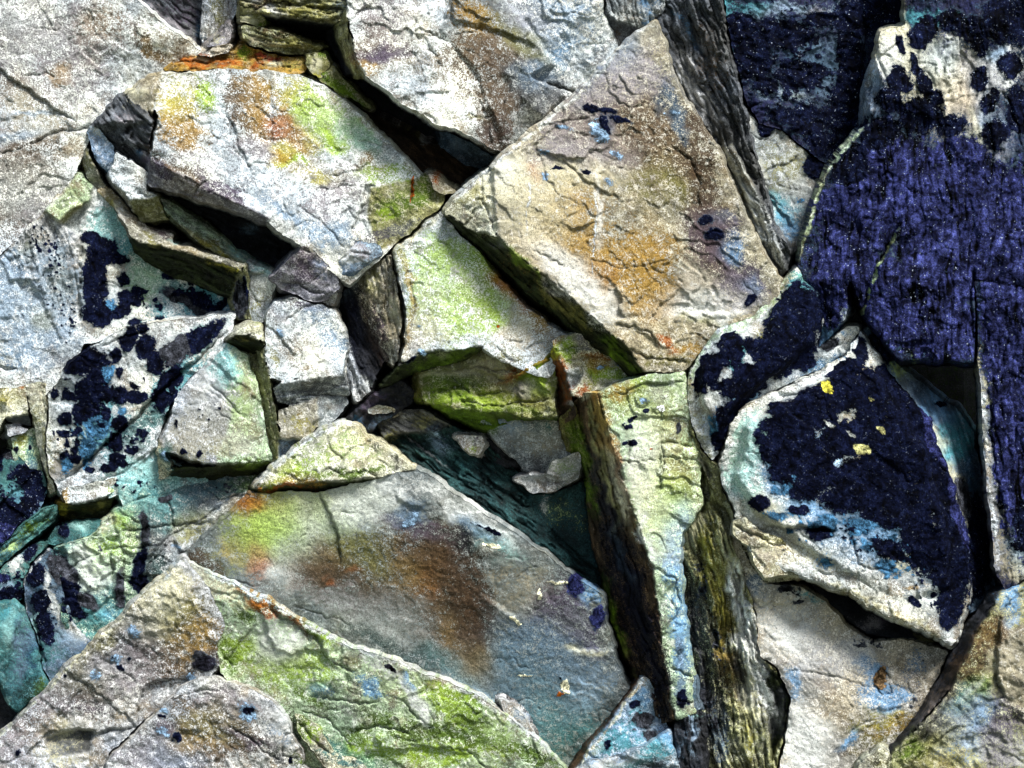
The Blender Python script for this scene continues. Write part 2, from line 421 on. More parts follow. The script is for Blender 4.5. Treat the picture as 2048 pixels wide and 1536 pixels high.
        f = (n - .3 - th) * .8 - (1 - w) * 1.1
        m = f > LM
        for c in range(3): LC[..., c] = np.where(m, PAL[cn][c], LC[..., c])
        LM = np.where(m, f, LM)
    for cn, wd, pts_ in ln:            # pale worn edges, veins and painted edge highlights: narrow broken lines
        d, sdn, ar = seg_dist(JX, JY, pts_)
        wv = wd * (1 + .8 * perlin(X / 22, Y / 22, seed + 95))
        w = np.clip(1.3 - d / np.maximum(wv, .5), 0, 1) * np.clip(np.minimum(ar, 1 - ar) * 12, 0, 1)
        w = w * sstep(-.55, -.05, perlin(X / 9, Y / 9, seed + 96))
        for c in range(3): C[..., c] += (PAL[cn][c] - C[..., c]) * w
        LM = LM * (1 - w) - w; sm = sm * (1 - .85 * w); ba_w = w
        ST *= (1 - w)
    H += 1.5 * sstep(-.04, .06, LM)
    la = np.clip(.5 + .5 * LM, 0, 1)
    ba = np.clip(.5 + ST * .95 - crk * .5, .03, 1.6)
    # ---- mesh
    Mi = Mk
    cell = Mi[:-1, :-1] & Mi[1:, :-1] & Mi[:-1, 1:] & Mi[1:, 1:]
    cnt = np.zeros(X.shape, np.int32)
    cnt[:-1, :-1] += cell; cnt[1:, :-1] += cell; cnt[:-1, 1:] += cell; cnt[1:, 1:] += cell
    used = cnt > 0
    idx = -np.ones(X.shape, np.int64); nv = int(used.sum()); idx[used] = np.arange(nv)
    cy_, cx_ = np.nonzero(cell)
    quads = np.stack([idx[cy_, cx_], idx[cy_ + 1, cx_], idx[cy_ + 1, cx_ + 1], idx[cy_, cx_ + 1]], 1)
    # boundary edges
    cp = np.pad(cell, 1)
    E = []
    for (dy, dx, p, q) in ((-1, 0, (0, 1), (0, 0)), (1, 0, (1, 0), (1, 1)), (0, -1, (0, 0), (1, 0)), (0, 1, (1, 1), (0, 1))):
        nb = cp[cy_ + 1 + dy, cx_ + 1 + dx]
        k = ~nb
        E.append(np.stack([idx[cy_[k] + p[0], cx_[k] + p[1]], idx[cy_[k] + q[0], cx_[k] + q[1]]], 1))
    E = np.concatenate(E)
    P = np.stack([X[used], Y[used], H[used]], 1).astype(np.float64)
    for _ in range(3):                 # smooth the outline
        acc = np.zeros((nv, 2)); c_ = np.zeros(nv)
        np.add.at(acc, E[:, 0], P[E[:, 1], :2]); np.add.at(acc, E[:, 1], P[E[:, 0], :2])
        np.add.at(c_, E[:, 0], 1); np.add.at(c_, E[:, 1], 1)
        k = c_ > 0
        P[k, :2] = .5 * P[k, :2] + .5 * acc[k] / c_[k, None]
    bv = np.unique(E)
    cxm, cym, hm = P[:, 0].mean(), P[:, 1].mean(), P[:, 2].min()
    remap = -np.ones(nv, np.int64); remap[bv] = np.arange(len(bv))
    rings = [P]; Q = [quads]; prev = bv.copy(); off = nv; src = [np.arange(nv)]
    nor = np.zeros((nv, 2))            # inward direction for taper
    ev = P[E[:, 1], :2] - P[E[:, 0], :2]
    pr = np.stack([ev[:, 1], -ev[:, 0]], 1)
    np.add.at(nor, E[:, 0], pr); np.add.at(nor, E[:, 1], pr)
    ln = np.linalg.norm(nor, axis=1, keepdims=True) + 1e-6; nor = nor / ln
    nb_ = nor[bv]
    cc = np.array([cxm, cym])
    sgn = np.sign((nb_ * (cc - P[bv, :2])).sum(1).sum())
    for ri, (dd, inw) in enumerate(((7, .2), (24, -.8), (60, -6), (T, -12))):
        R_ = P[bv].copy()
        R_[:, :2] += nb_ * sgn * inw
        jn = perlin(P[bv, 0] / 25 + ri * 3, P[bv, 1] / 25, seed + 80 + ri)
        R_[:, 2] -= dd * (1 + .2 * jn)
        R_[:, :2] += nb_ * sgn * (jn * 2.2)[:, None]
        ids = off + np.arange(len(bv))
        a, b = E[:, 0], E[:, 1]
        Q.append(np.stack([prev[remap[a]], prev[remap[b]], ids[remap[b]], ids[remap[a]]], 1))
        prev = ids; off += len(bv); rings.append(R_); src.append(bv)
    V = np.concatenate(rings + [np.array([[cxm, cym, P[bv, 2].mean() - T]])])
    src = np.concatenate(src + [np.array([0])])
    tri = np.stack([prev[remap[E[:, 0]]], prev[remap[E[:, 1]]], np.full(len(E), off)], 1)
    qp = PI_[cy_, cx_]
    Q[0] = quads[qp == 0]
    Qa = np.concatenate(Q)
    k = (CAMD - V[:, 2] * U) / CAMD
    W = np.stack([(V[:, 0] - 1024) * U * k, -V[:, 2] * U, (768 - V[:, 1]) * U * k + EYE], 1)
    org = W[:nv].mean(0); org[1] = W[:, 1].max()
    W = W - org
    A3 = [np.concatenate([q[used], al[used][:, None]], 1)[src].astype(f32) for q, al in ((C, ba), (SC_, sm), (LC, la))]
    def build(nm, Wv, Aq, tr, at):
        me = bpy.data.meshes.new(nm)
        me.vertices.add(len(Wv)); me.vertices.foreach_set('co', Wv.astype(f32).ravel())
        me.loops.add(Aq.size + tr.size); me.loops.foreach_set('vertex_index', np.concatenate([Aq.ravel(), tr.ravel()]).astype(np.int32))
        npo = len(Aq) + len(tr); me.polygons.add(npo)
        me.polygons.foreach_set('loop_start', np.concatenate([np.arange(len(Aq)) * 4, Aq.size + np.arange(len(tr)) * 3]).astype(np.int32))
        me.polygons.foreach_set('use_smooth', np.ones(npo, bool))
        me.update(calc_edges=True); me.validate()
        for an, d in zip(('base', 'stain', 'lichen'), at):
            me.attributes.new(an, 'FLOAT_COLOR', 'POINT').data.foreach_set('color', d.ravel())
        me.materials.append(MATS[mat])
        ob = bpy.data.objects.new(nm, me)
        SC.collection.objects.link(ob)
        return ob
    ob = build(name, W, Qa, tri, A3)
    ob.location = org
    ob['kind'] = 'thing'; ob['label'] = label; ob['category'] = cat
    if group: ob['group'] = group
    for pid, pn in pnames.items():
        pq = quads[qp == pid]
        if not len(pq): continue
        u_, inv = np.unique(pq, return_inverse=True)
        c = build(pn, W[u_], inv.reshape(-1, 4), np.zeros((0, 3), np.int64), [d[u_] for d in A3])
        c.parent = ob
    return ob

# ============================================================ the setting
def bed():
    """the dark cliff core behind the loose-jointed blocks, and the ground at its foot"""
    n = 90; vs = []; fs = []
    for j in range(n + 1):
        for i in range(n + 1):
            x = -3.2 + 6.4 * i / n; z = -0.05 + 4.2 * j / n
            y = .34 + .05 * float(fbm(np.array([x * 3.0]), np.array([z * 3.0]), 3, 5)[0])
            vs.append((x, y, z))
    for j in range(n):
        for i in range(n):
            a = j * (n + 1) + i; fs.append((a, a + 1, a + n + 2, a + n + 1))
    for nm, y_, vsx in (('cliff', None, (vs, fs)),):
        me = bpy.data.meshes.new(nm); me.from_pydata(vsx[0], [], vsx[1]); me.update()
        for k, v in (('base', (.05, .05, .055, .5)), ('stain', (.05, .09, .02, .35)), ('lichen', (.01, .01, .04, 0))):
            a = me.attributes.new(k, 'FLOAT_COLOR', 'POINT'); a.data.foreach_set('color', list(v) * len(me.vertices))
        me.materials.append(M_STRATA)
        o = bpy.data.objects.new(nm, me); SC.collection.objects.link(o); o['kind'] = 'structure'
    me = bpy.data.meshes.new('ground'); me.from_pydata([(-40, -60, 0), (40, -60, 0), (40, .4, 0), (-40, .4, 0)], [], [(0, 1, 2, 3)]); me.update()
    for k, v in (('base', (.16, .17, .13, .5)), ('stain', (.08, .11, .03, .4)), ('lichen', (.01, .01, .04, 0))):
        a = me.attributes.new(k, 'FLOAT_COLOR', 'POINT'); a.data.foreach_set('color', list(v) * 4)
    me.materials.append(M_STONE)
    o = bpy.data.objects.new('ground', me); SC.collection.objects.link(o); o['kind'] = 'structure'
bed()

# ============================================================ the rocks, top left first
rock('flat_rock', 'broad pale tan weathered slab filling the upper left corner, crossed by two diagonal cracks', 'rock slab',
     [('white', [(-260, -240, 10), (230, -240, 10), (270, -5, 15), (345, 60, 5), (405, 100, -10), (370, 140, -25), (250, 190, -20), (190, 262, 0), (170, 300, 0), (150, 352, 5), (60, 460, 10), (-60, 560, 20), (-260, 720, 20)])],
     st=[('lilac', 110, 100, 110, 120, 0, .35), ('grey', 60, 60, 90, 60, 0, .3), ('ochre', 195, 60, 40, 60, 30, .3), ('brown', 300, 90, 50, 16, 40, .55), ('ochre', 300, 95, 22, 12, 40, .55),
         ('tan', 60, 220, 70, 50, 30, .5), ('ochre', 120, 150, 28, 16, 10, .5), ('brown', 60, 300, 80, 30, -20, .45), ('blueg', 40, 270, 50, 16, -20, .5), ('grey', 30, 380, 90, 60, 0, .5), ('brown', 40, 340, 70, 40, 0, .4),
         ('lilac', 90, 420, 60, 40, -40, .5), ('brown', 20, 450, 50, 60, 0, .35), ('sky', 60, 228, 40, 6, -14, .5), ('lilac', -100, 200, 120, 300, 0, .4), ('lilac', 180, 110, 80, 120, 0, .3), ('brown', 20, 170, 40, 20, 35, .4)],
     cr=[(3, 9, [(-60, 100), (0, 140), (60, 185), (110, 220), (150, 240)]), (3.2, 12, [(60, 288), (95, 272), (130, 262), (185, 250)]), (1.8, 5, [(0, 310), (60, 290)]), (1.5, 4, [(50, 150), (90, 148), (110, 156)]), (1.5, 3, [(175, 20), (185, 50), (205, 90)])],
     sp=[(10, 70, [(150, 240), (110, 220), (60, 185), (0, 140), (-60, 100)]), (9, 60, [(60, 288), (95, 272), (185, 250)])], T=250)

rock('rock_wedge', 'dark layered wedge between the pale upper left slab and a narrow upright grey column', 'rock',
     [('dgrey', [(225, -200, -50), (408, -200, -60), (410, 40, -110), (404, 100, -120), (388, 92, -95), (345, 62, -70), (300, 22, -50), (262, -8, -40)], dict(sa=38, sw=11, amp=6, sc=1.0))],
     st=[('lilac', 330, 40, 70, 12, 38, .6), ('blue', 400, 60, 10, 40, 0, .6), ('purple', 370, 20, 40, 30, 38, .5)], mat='l')

rock('upright_rock', 'narrow upright grey column with vertical grain at the top edge, left of the mossy hollow', 'rock',
     [('lgrey', [(402, -200, -30), (490, -200, -30), (482, 20, -40), (462, 42, -50), (440, 60, -60), (408, 98, -80), (401, 70, -80)], dict(sa=88, sw=8, amp=4, sc=.7))],
     st=[('khaki', 440, 20, 16, 60, 0, .6), ('lilac', 460, 10, 14, 50, 0, .5), ('steel', 404, 80, 14, 20, 0, .6)], mat='l')

# --- mossy hollow at the top
rock('overhanging_rock', 'layered overhanging ledge block roofing the dark hollow at the top', 'rock',
     [('khaki', [(472, -200, 40), (690, -200, 60), (694, 40, 40), (668, 46, 30), (600, 38, 40), (556, 30, 40), (520, 26, 40), (500, 30, 10), (476, 20, 0)], dict(sa=8, sw=9, amp=8, sc=.9)),
      ('dgrey', [(520, 26, 40), (556, 30, 42), (600, 38, 42), (668, 46, 32), (660, 70, -150), (600, 60, -160), (548, 50, -130)], dict(pt='underside', sa=8, sw=6, amp=4, sc=.9))],
     st=[('dbrown', 520, 5, 22, 14, 0, .85), ('olive', 620, 20, 70, 14, 5, .7), ('lgrey', 550, 22, 30, 8, 8, .7), ('lgrey', 500, -4, 12, 8, 0, .6), ('blueg', 680, 0, 20, 30, 0, .4)],
     cr=[(2.5, 12, [(480, 12), (506, 16), (530, 8), (590, 2)]), (2.5, 12, [(560, 2), (620, 14), (690, 20)])], mat='l', ter=9)
rock('rock', 'small mossy block wedged at the left end of the dark hollow at the top', 'rock',
     [('khaki', [(476, 12, 20), (520, 20, 20), (536, 38, 10), (530, 54, 0), (480, 46, 10)])],
     st=[('moss', 520, 40, 20, 10, 0, .6), ('cream', 490, 30, 12, 10, 0, .5)], cr=[(2, 6, [(480, 30), (510, 26)])], er=6, n1=3, T=120)
rock('rock', 'long lens shaped olive brown stone lying under the dark hollow', 'rock',
     [('khaki', [(482, 48, 20), (530, 52, 30), (560, 62, 35), (620, 84, 30), (648, 92, 5), (640, 104, 0), (598, 111, 10), (545, 104, 20), (505, 92, 25), (488, 76, 25)], dict(sa=14, sw=8, amp=5, sc=.7))],
     st=[('dbrown', 560, 66, 50, 8, 12, .7), ('olive', 590, 92, 60, 16, 10, .75), ('tan', 530, 84, 30, 10, 20, .5)], er=9, n1=3, mat='l', T=150)
rock('rock', 'lower lip of stone, darkened as shade, along the floor of the hollow', 'rock',
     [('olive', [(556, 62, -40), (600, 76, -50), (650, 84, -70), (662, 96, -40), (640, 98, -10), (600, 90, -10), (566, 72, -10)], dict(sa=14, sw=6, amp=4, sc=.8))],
     st=[('dark', 600, 66, 60, 10, 14, .8)], er=5, n1=2, mat='l', T=120)  # the dark band paints the hollow's shade onto the lip
rock('rock', 'small pale angular chip in the left end of the rubble band, against the upright column', 'rock',
     [('lilac', [(408, 92, 10), (440, 60, 0), (462, 38, 0), (468, 66, 10), (464, 84, 10), (430, 92, 15)])],
     st=[('dgrey', 452, 55, 14, 14, 0, .6), ('cream', 436, 82, 14, 8, 0, .6)], er=6, n1=3, T=120, cr=[(2, 6, [(420, 84), (444, 70), (455, 45)])])
rock('rock', 'flat reddish grey chip lying over the rust coloured band, left of the mossy gully', 'rock',
     [('pink', [(385, 110, 20), (412, 96, 18), (452, 84, 20), (468, 92, 10), (458, 108, 20), (420, 112, 25)], dict(sa=-10, sw=6, amp=3, sc=.5))],
     st=[('dark', 450, 104, 16, 8, 0, .8), ('rust', 400, 110, 20, 6, 0, .5)], er=5, n1=2, T=100)
rock('rock', 'rust coloured shelf of small broken stone on the top edge of the yellow stained slab', 'rock',
     [('ochre', [(322, 142, 22), (345, 124, 10), (385, 110, 0), (440, 108, 0), (470, 98, -10), (486, 78, -20), (510, 96, -10), (560, 110, -10), (612, 112, -10), (618, 140, 10), (600, 150, 30), (520, 146, 40), (420, 140, 35)], dict(sa=0, sw=8, amp=6, sc=.6))],
     st=[('rust', 390, 126, 40, 12, 0, .85), ('rust', 455, 122, 40, 10, 0, .7), ('red', 530, 112, 28, 6, 10, .95), ('cream', 410, 120, 26, 4, 0, .8), ('moss', 490, 100, 16, 12, 30, .7), ('cream', 545, 130, 18, 8, 10, .8), ('olive', 585, 128, 26, 16, 0, .75), ('rust', 512, 132, 10, 10, 0, .8)],
     cr=[(2.5, 8, [(340, 124), (400, 122), (440, 130), (500, 128)]), (2.5, 8, [(510, 100), (514, 120), (508, 140)]), (2.5, 8, [(556, 112), (558, 136)]), (2, 6, [(380, 140), (386, 122)])], ter=8, n1=4, er=6, T=140)
rock('rock', 'rounded yellow green stone in the mossy gully, at its upper bend', 'rock',
     [('khaki', [(612, 108, 25), (636, 98, 20), (652, 104, 10), (662, 130, 0), (650, 140, 5), (646, 158, 10), (622, 148, 25), (612, 130, 30)])],
     st=[('moss', 650, 115, 14, 18, 0, .7), ('cream', 625, 132, 12, 12, 0, .7), ('yel', 640, 150, 14, 8, 0, .6)], er=9, n1=2, T=120, cr=[(2, 5, [(616, 110), (628, 126), (622, 146)])])
rock('rock', 'slender moss covered spur running down the gully from the hollow', 'rock',
     [('khaki', [(636, 150, 5), (652, 136, 0), (664, 128, -10), (690, 158, -30), (716, 186, -40), (748, 212, -50), (738, 218, -40), (700, 196, -20), (684, 200, -10), (660, 176, 5), (640, 164, 15)])],
     st=[('moss', 690, 176, 50, 10, 40, .98), ('lime', 680, 168, 30, 5, 42, .6), ('khaki', 665, 176, 20, 8, 40, .5)], er=7, n1=3, T=120)

rock('rock_block', 'large pale pinkish grey block at the top centre, its lower edge over the black gap', 'rock block',
     [('dark', [(650, 60, -60), (668, 46, -20), (700, 120, 30), (712, 148, 20), (690, 150, -40), (662, 100, -70)], dict(sa=75, sw=7, amp=5, sc=.9, pt='side_face')),
      ('khaki', [(668, 44, 0), (692, 14, 60), (698, 60, 80), (712, 120, 90), (735, 150, 95), (712, 150, 40), (690, 118, 20), (672, 84, 10)], dict(pt='edge_face', sa=80, sw=7, amp=5, sc=.9)),
      ('white', [(692, 14, 70), (700, -260, 70), (1205, -260, 30), (1208, 10, 30), (1222, 50, 20), (1236, 100, 5), (1155, 188, 0), (1055, 270, 5), (1008, 306, 25), (970, 292, 70), (920, 262, 95), (868, 245, 105), (800, 205, 110), (735, 152, 110), (712, 120, 95), (700, 60, 85)]),
      ('grey', [(880, 60, 82), (930, -100, 75), (1060, 60, 50), (1110, 130, 40), (1060, 150, 55), (1130, 190, 20), (1055, 268, 15), (1000, 302, 35), (985, 230, 72), (950, 140, 78)])],
     st=[('lilac', 760, 30, 60, 50, 0, .5), ('purple', 770, 100, 45, 12, -10, .75), ('brown', 745, 70, 35, 50, 40, .4), ('olive', 1035, 80, 70, 22, 35, .85), ('brown', 1010, 95, 60, 26, 35, .65),
         ('ochre', 940, 30, 70, 26, 35, .5), ('blueg', 1120, 50, 90, 80, 0, .55), ('lilac', 1060, 40, 60, 40, 30, .5), ('sky', 1128, 100, 14, 22, 20, .7), ('steel', 1070, 150, 40, 26, 20, .65),
         ('dbrown', 990, 250, 24, 60, 0, .8), ('purple', 770, 105, 50, 14, -10, .9), ('brown', 1000, 220, 40, 60, 0, .75), ('brown', 930, 110, 60, 40, -20, .5), ('dgrey', 1060, 200, 60, 30, 30, .6), ('brown', 960, 150, 40, 60, -30, .5), ('dgrey', 1110, 185, 60, 20, 25, .7), ('brown', 990, 290, 24, 24, 0, .6), ('purple', 1000, 260, 20, 30, 0, .5),
         ('ochre', 730, 130, 30, 16, 40, .5), ('olive', 960, 228, 20, 6, 5, .6), ('tan', 830, 120, 60, 50, 0, .3)],
     cr=[(2.6, 9, [(826, 38), (836, 70), (850, 95), (872, 110)]), (2.2, 6, [(846, 60), (870, 72), (898, 84)]), (1.6, 4, [(822, 96), (840, 130), (850, 168)]), (3.4, 14, [(1095, 165), (1125, 176), (1150, 186)]), (2, 5, [(940, 228), (960, 234), (985, 228)]),
         (1.8, 4, [(905, 70), (950, 62), (965, 48)])],
     sp=[(16, 45, [(826, 38), (836, 70), (872, 125), (880, 160)]), (12, 40, [(1090, 100), (1000, 60), (910, 40), (900, -60)]), (12, 35, [(1060, 150), (1085, 120), (1095, 105)]), (10, 40, [(985, 300), (978, 240), (960, 190)])], ter=6, T=260)

rock('rock', 'dark brown rock strip lying deep in the black gap between the two big upper slabs', 'rock',
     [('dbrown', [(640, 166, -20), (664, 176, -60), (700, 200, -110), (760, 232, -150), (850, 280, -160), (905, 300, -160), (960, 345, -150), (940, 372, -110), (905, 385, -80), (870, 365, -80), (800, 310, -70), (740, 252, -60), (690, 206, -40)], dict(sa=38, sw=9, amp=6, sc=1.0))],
     st=[('olive', 820, 262, 26, 6, 38, .6), ('lgrey', 800, 240, 40, 5, 38, .6), ('lgrey', 850, 275, 26, 8, 40, .6), ('rust', 720, 236, 40, 8, 42, .5)], mat='l', T=120, er=5)
rock('rock_block', 'small slate grey block jammed in the black gap above the centre of the wall', 'rock block',
     [('steel', [(880, 258, -110), (895, 262, -102), (950, 290, -100), (1004, 320, -105), (990, 350, -150), (930, 330, -140), (878, 296, -140)], dict(sa=32, sw=10, amp=3, sc=.5))],
     st=[('blueg', 915, 290, 26, 12, 35, .5)], mat='l', T=100, er=6, n1=3)
rock('rock', 'small brown lump at the lower end of the black gap beside the yellow stained slab', 'rock',
     [('tan', [(855, 346, 30), (880, 352, 20), (905, 376, 10), (915, 386, 10), (890, 392, 30), (868, 380, 40)])],
     st=[('rust', 875, 360, 14, 10, 0, .6), ('khaki', 900, 385, 14, 6, 0, .6)], er=6, n1=2, T=90)

rock('flat_rock', 'big pale slab stained yellow, orange and lime green, left of centre, topped by rusty rubble', 'rock slab',
     [('white', [(318, 146, 45), (420, 138, 45), (520, 142, 50), (598, 146, 40), (640, 166, 30), (692, 202, 25), (745, 250, 22), (800, 306, 20), (850, 355, 15), (892, 386, 10), (878, 418, 30), (795, 488, 30), (700, 572, 20), (655, 540, 60), (604, 492, 75),
                 (530, 440, 80), (440, 408, 85), (370, 388, 85), (300, 372, 60), (296, 330, 70), (306, 290, 88), (312, 235, 90), (305, 215, 60), (250, 190, 40), (285, 165, 40)]),
      ('dgrey', [(184, 250, 35), (215, 215, 30), (252, 184, 35), (290, 205, 55), (308, 240, 70), (300, 290, 65), (300, 374, 30), (285, 350, 10), (240, 305, -5), (200, 272, 5)], dict(pt='end_face', sa=48, sw=11, amp=8, sc=1.1)),
      ('tan', [(250, 186, 38), (285, 163, 42), (322, 144, 45), (316, 180, 70), (304, 232, 72), (285, 215, 55)]),
      ('lilac', [(298, 312, 78), (330, 325, 88), (400, 365, 90), (470, 400, 90), (545, 440, 85), (530, 446, 62), (440, 412, 60), (372, 392, 58), (298, 374, 40)], dict(pt='lower_face', sa=30, sw=12, amp=4, sc=.6)),
      ('khaki', [(740, 375, 42), (860, 350, 18), (892, 386, 10), (878, 418, 28), (795, 488, 30), (755, 500, 30), (735, 440, 36)])],
     st=[('yel', 360, 200, 34, 44, 0, .6), ('lime', 410, 190, 16, 34, -25, .75), ('ochre', 380, 270, 40, 22, 0, .65), ('ochre', 350, 235, 30, 40, 0, .5), ('ochre', 515, 210, 30, 60, -12, .8), ('brown', 480, 215, 28, 60, -12, .65), ('rust', 585, 245, 18, 40, -20, .7),
         ('rust', 560, 262, 36, 18, 20, .6), ('ochre', 600, 280, 34, 30, 0, .6), ('yel', 560, 310, 26, 20, 20, .85), ('rust', 560, 314, 26, 10, 10, .8), ('lime', 585, 322, 24, 10, 0, .8), ('lime', 610, 210, 34, 22, 20, .8), ('yel', 580, 190, 40, 24, 10, .5),
         ('lime', 665, 275, 26, 18, 45, .9), ('lgreen', 640, 240, 60, 50, 30, .6), ('lime', 650, 260, 50, 30, 45, .45), ('lgreen', 720, 270, 40, 22, 40, .5), ('pteal', 730, 285, 50, 20, 40, .6), ('lilac', 510, 295, 40, 24, 0, .65), ('lilac', 400, 320, 60, 20, 30, .4),
         ('brown', 350, 330, 60, 12, 30, .6), ('purple', 440, 375, 50, 10, 35, .8), ('purple', 320, 345, 30, 14, 40, .8), ('blueg', 560, 420, 60, 14, 30, .7), ('lilac', 690, 370, 40, 40, 0, .65), ('blueg', 660, 470, 50, 30, 0, .6), ('lilac', 650, 410, 40, 30, 0, .6),
         ('moss', 800, 400, 50, 24, 0, .65), ('lime', 770, 425, 26, 16, -30, .55), ('moss', 850, 380, 24, 30, 0, .7), ('lime', 760, 350, 60, 14, 0, .45), ('dgrey', 790, 460, 50, 12, -15, .7), ('purple', 760, 470, 30, 12, -20, .5), ('ochre', 740, 320, 30, 16, -30, .5), ('yel', 640, 350, 40, 16, 0, .5),
         ('cream', 270, 185, 24, 16, 0, .5), ('blue', 285, 320, 16, 6, 48, .5), ('tan', 290, 190, 20, 20, 0, .4), ('dark', 240, 290, 50, 12, 45, .5), ('lilac', 250, 230, 20, 14, 0, .5)],
     cr=[(2, 5, [(400, 145), (430, 190), (455, 250), (470, 300), (495, 330)]), (1.8, 5, [(320, 160), (310, 200), (306, 250), (312, 300)]), (2.4, 8, [(390, 392), (398, 372), (412, 356)]), (2, 5, [(730, 372), (728, 410), (716, 440), (700, 470)]), (1.8, 4, [(730, 372), (755, 372)]),
         (2, 6, [(740, 330), (700, 348), (660, 352)]), (2.2, 9, [(826, 352), (822, 400)]), (2, 5, [(600, 415), (640, 440), (690, 500)]), (1.8, 5, [(720, 280), (780, 290), (810, 310)]), (1.6, 4, [(495, 330), (530, 328), (545, 335)]), (1.6, 4, [(590, 392), (605, 376)]), (2.5, 8, [(312, 240), (320, 256), (306, 262)])],
     sp=[(9, 50, [(400, 145), (430, 190), (455, 250), (470, 300)]), (10, 40, [(752, 372), (730, 374), (726, 410), (700, 470)]), (10, 30, [(412, 356), (450, 378), (500, 400), (560, 440)]), (-6, 30, [(545, 130), (545, 300)])],
     li=[('rust', 824, 376, 2.5, 26, 0, .06)], T=210)

rock('rock_block', 'purplish grey block whose upper corner closes the right end of the long black gap', 'rock block',
     [('lilac', [(540, 556, 60), (574, 520, 75), (606, 488, 80), (640, 512, 72), (676, 548, 55), (682, 572, 45), (650, 604, 30), (610, 600, 40), (560, 578, 45)]), ],
     st=[('purple', 600, 545, 50, 30, -20, .7), ('navy', 616, 530, 14, 8, -20, .7), ('lgrey', 570, 560, 20, 10, -40, .5), ('blueg', 640, 535, 20, 16, 0, .4)], cr=[(2, 6, [(596, 500), (625, 502)]), (2.5, 8, [(560, 560), (610, 578), (650, 590)])], ter=5, T=200)
rock('rock', 'blue grey rounded rubble stone right of the purplish block, under the pale slab tip', 'rock',
     [('blueg', [(672, 548, 45), (680, 515, 55), (712, 480, 50), (760, 490, 40), (770, 505, 35), (728, 540, 30), (700, 562, 10)])],
     st=[('white', 700, 510, 20, 16, 0, .7), ('lilac', 720, 500, 30, 18, 0, .6), ('steel', 690, 545, 16, 10, 0, .5)], cr=[(2, 5, [(682, 520), (700, 505), (740, 508)])], er=10, T=120)
rock('rock', 'small pale triangular chip below the blue grey rubble, touching the dark striped block', 'rock',
     [('lgrey', [(622, 592, 25), (645, 575, 30), (672, 572, 20), (678, 590, 15), (668, 615, 5), (645, 608, 15)])],
     st=[('lilac', 650, 590, 18, 10, 0, .4)], er=5, n1=2, T=90)

# --- pieces left of the black gap
rock('rock', 'small rounded pale stone against the left end of the dark striped edge', 'rock',
     [('blueg', [(172, 262, 10), (186, 248, 20), (232, 292, 20), (236, 318, 15), (218, 352, 5), (196, 330, 20), (180, 300, 20)]),
      ('tan', [(160, 310, -5), (170, 290, 10), (186, 320, 25), (200, 352, 15), (218, 372, -10), (196, 384, -10), (174, 360, -5)])],
     st=[('steel', 210, 345, 20, 12, 40, .6), ('khaki', 166, 330, 10, 30, 0, .5), ('white', 190, 262, 14, 12, 0, .5)], cr=[(2.5, 7, [(180, 300), (195, 335), (205, 355)]), (2, 6, [(165, 330), (172, 338), (170, 346)])], er=8, n1=4, T=150)
rock('rock_block', 'bright white block with an olive underside below the dark striped edge', 'rock block',
     [('white', [(234, 298, 42), (300, 348, 32), (296, 380, 40), (318, 392, 34), (258, 400, 40), (228, 366, 38), (216, 350, 34)]),
      ('khaki', [(258, 400, 40), (318, 392, 34), (338, 440, -10), (284, 446, -20), (266, 426, 0)], dict(pt='underside')),
      ('tan', [(216, 350, 34), (228, 366, 38), (258, 400, 40), (266, 428, 0), (240, 396, 10)])],
     st=[('olive', 300, 415, 30, 14, 0, .4), ('ochre', 250, 380, 14, 8, 40, .4)], er=7, n1=4, T=150, cr=[(2, 6, [(275, 388), (300, 395), (316, 388)])])
rock('rock', 'long grey green sliver with fine layers running under the black gap towards its right end', 'rock',
     [('paleg', [(318, 392, -5), (345, 404, -30), (420, 454, -60), (465, 492, -65), (556, 552, -70), (545, 560, -60), (500, 530, -10), (440, 500, 0), (380, 462, 10), (345, 440, 20), (330, 420, 20)], dict(sa=40, sw=8, amp=5, sc=.8)),
      ('khaki', [(345, 440, 20), (400, 474, 22), (440, 500, 18), (490, 522, 12), (484, 532, 2), (440, 512, 4), (390, 482, 8)], dict(sa=30, sw=7, amp=3, sc=.7))],
     st=[('olive', 420, 485, 60, 8, 32, .5), ('yel', 440, 500, 40, 6, 30, .4), ('pteal', 490, 500, 60, 14, 38, .6)], mat='l', er=5, n1=4, T=140)
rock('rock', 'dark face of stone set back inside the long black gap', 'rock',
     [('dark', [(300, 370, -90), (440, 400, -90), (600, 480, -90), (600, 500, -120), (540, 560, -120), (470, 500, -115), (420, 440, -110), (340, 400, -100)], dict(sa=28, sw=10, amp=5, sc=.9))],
     st=[('steel', 505, 455, 20, 10, 20, .6), ('navy', 470, 460, 40, 10, 30, .6)], mat='l', T=100, er=4)
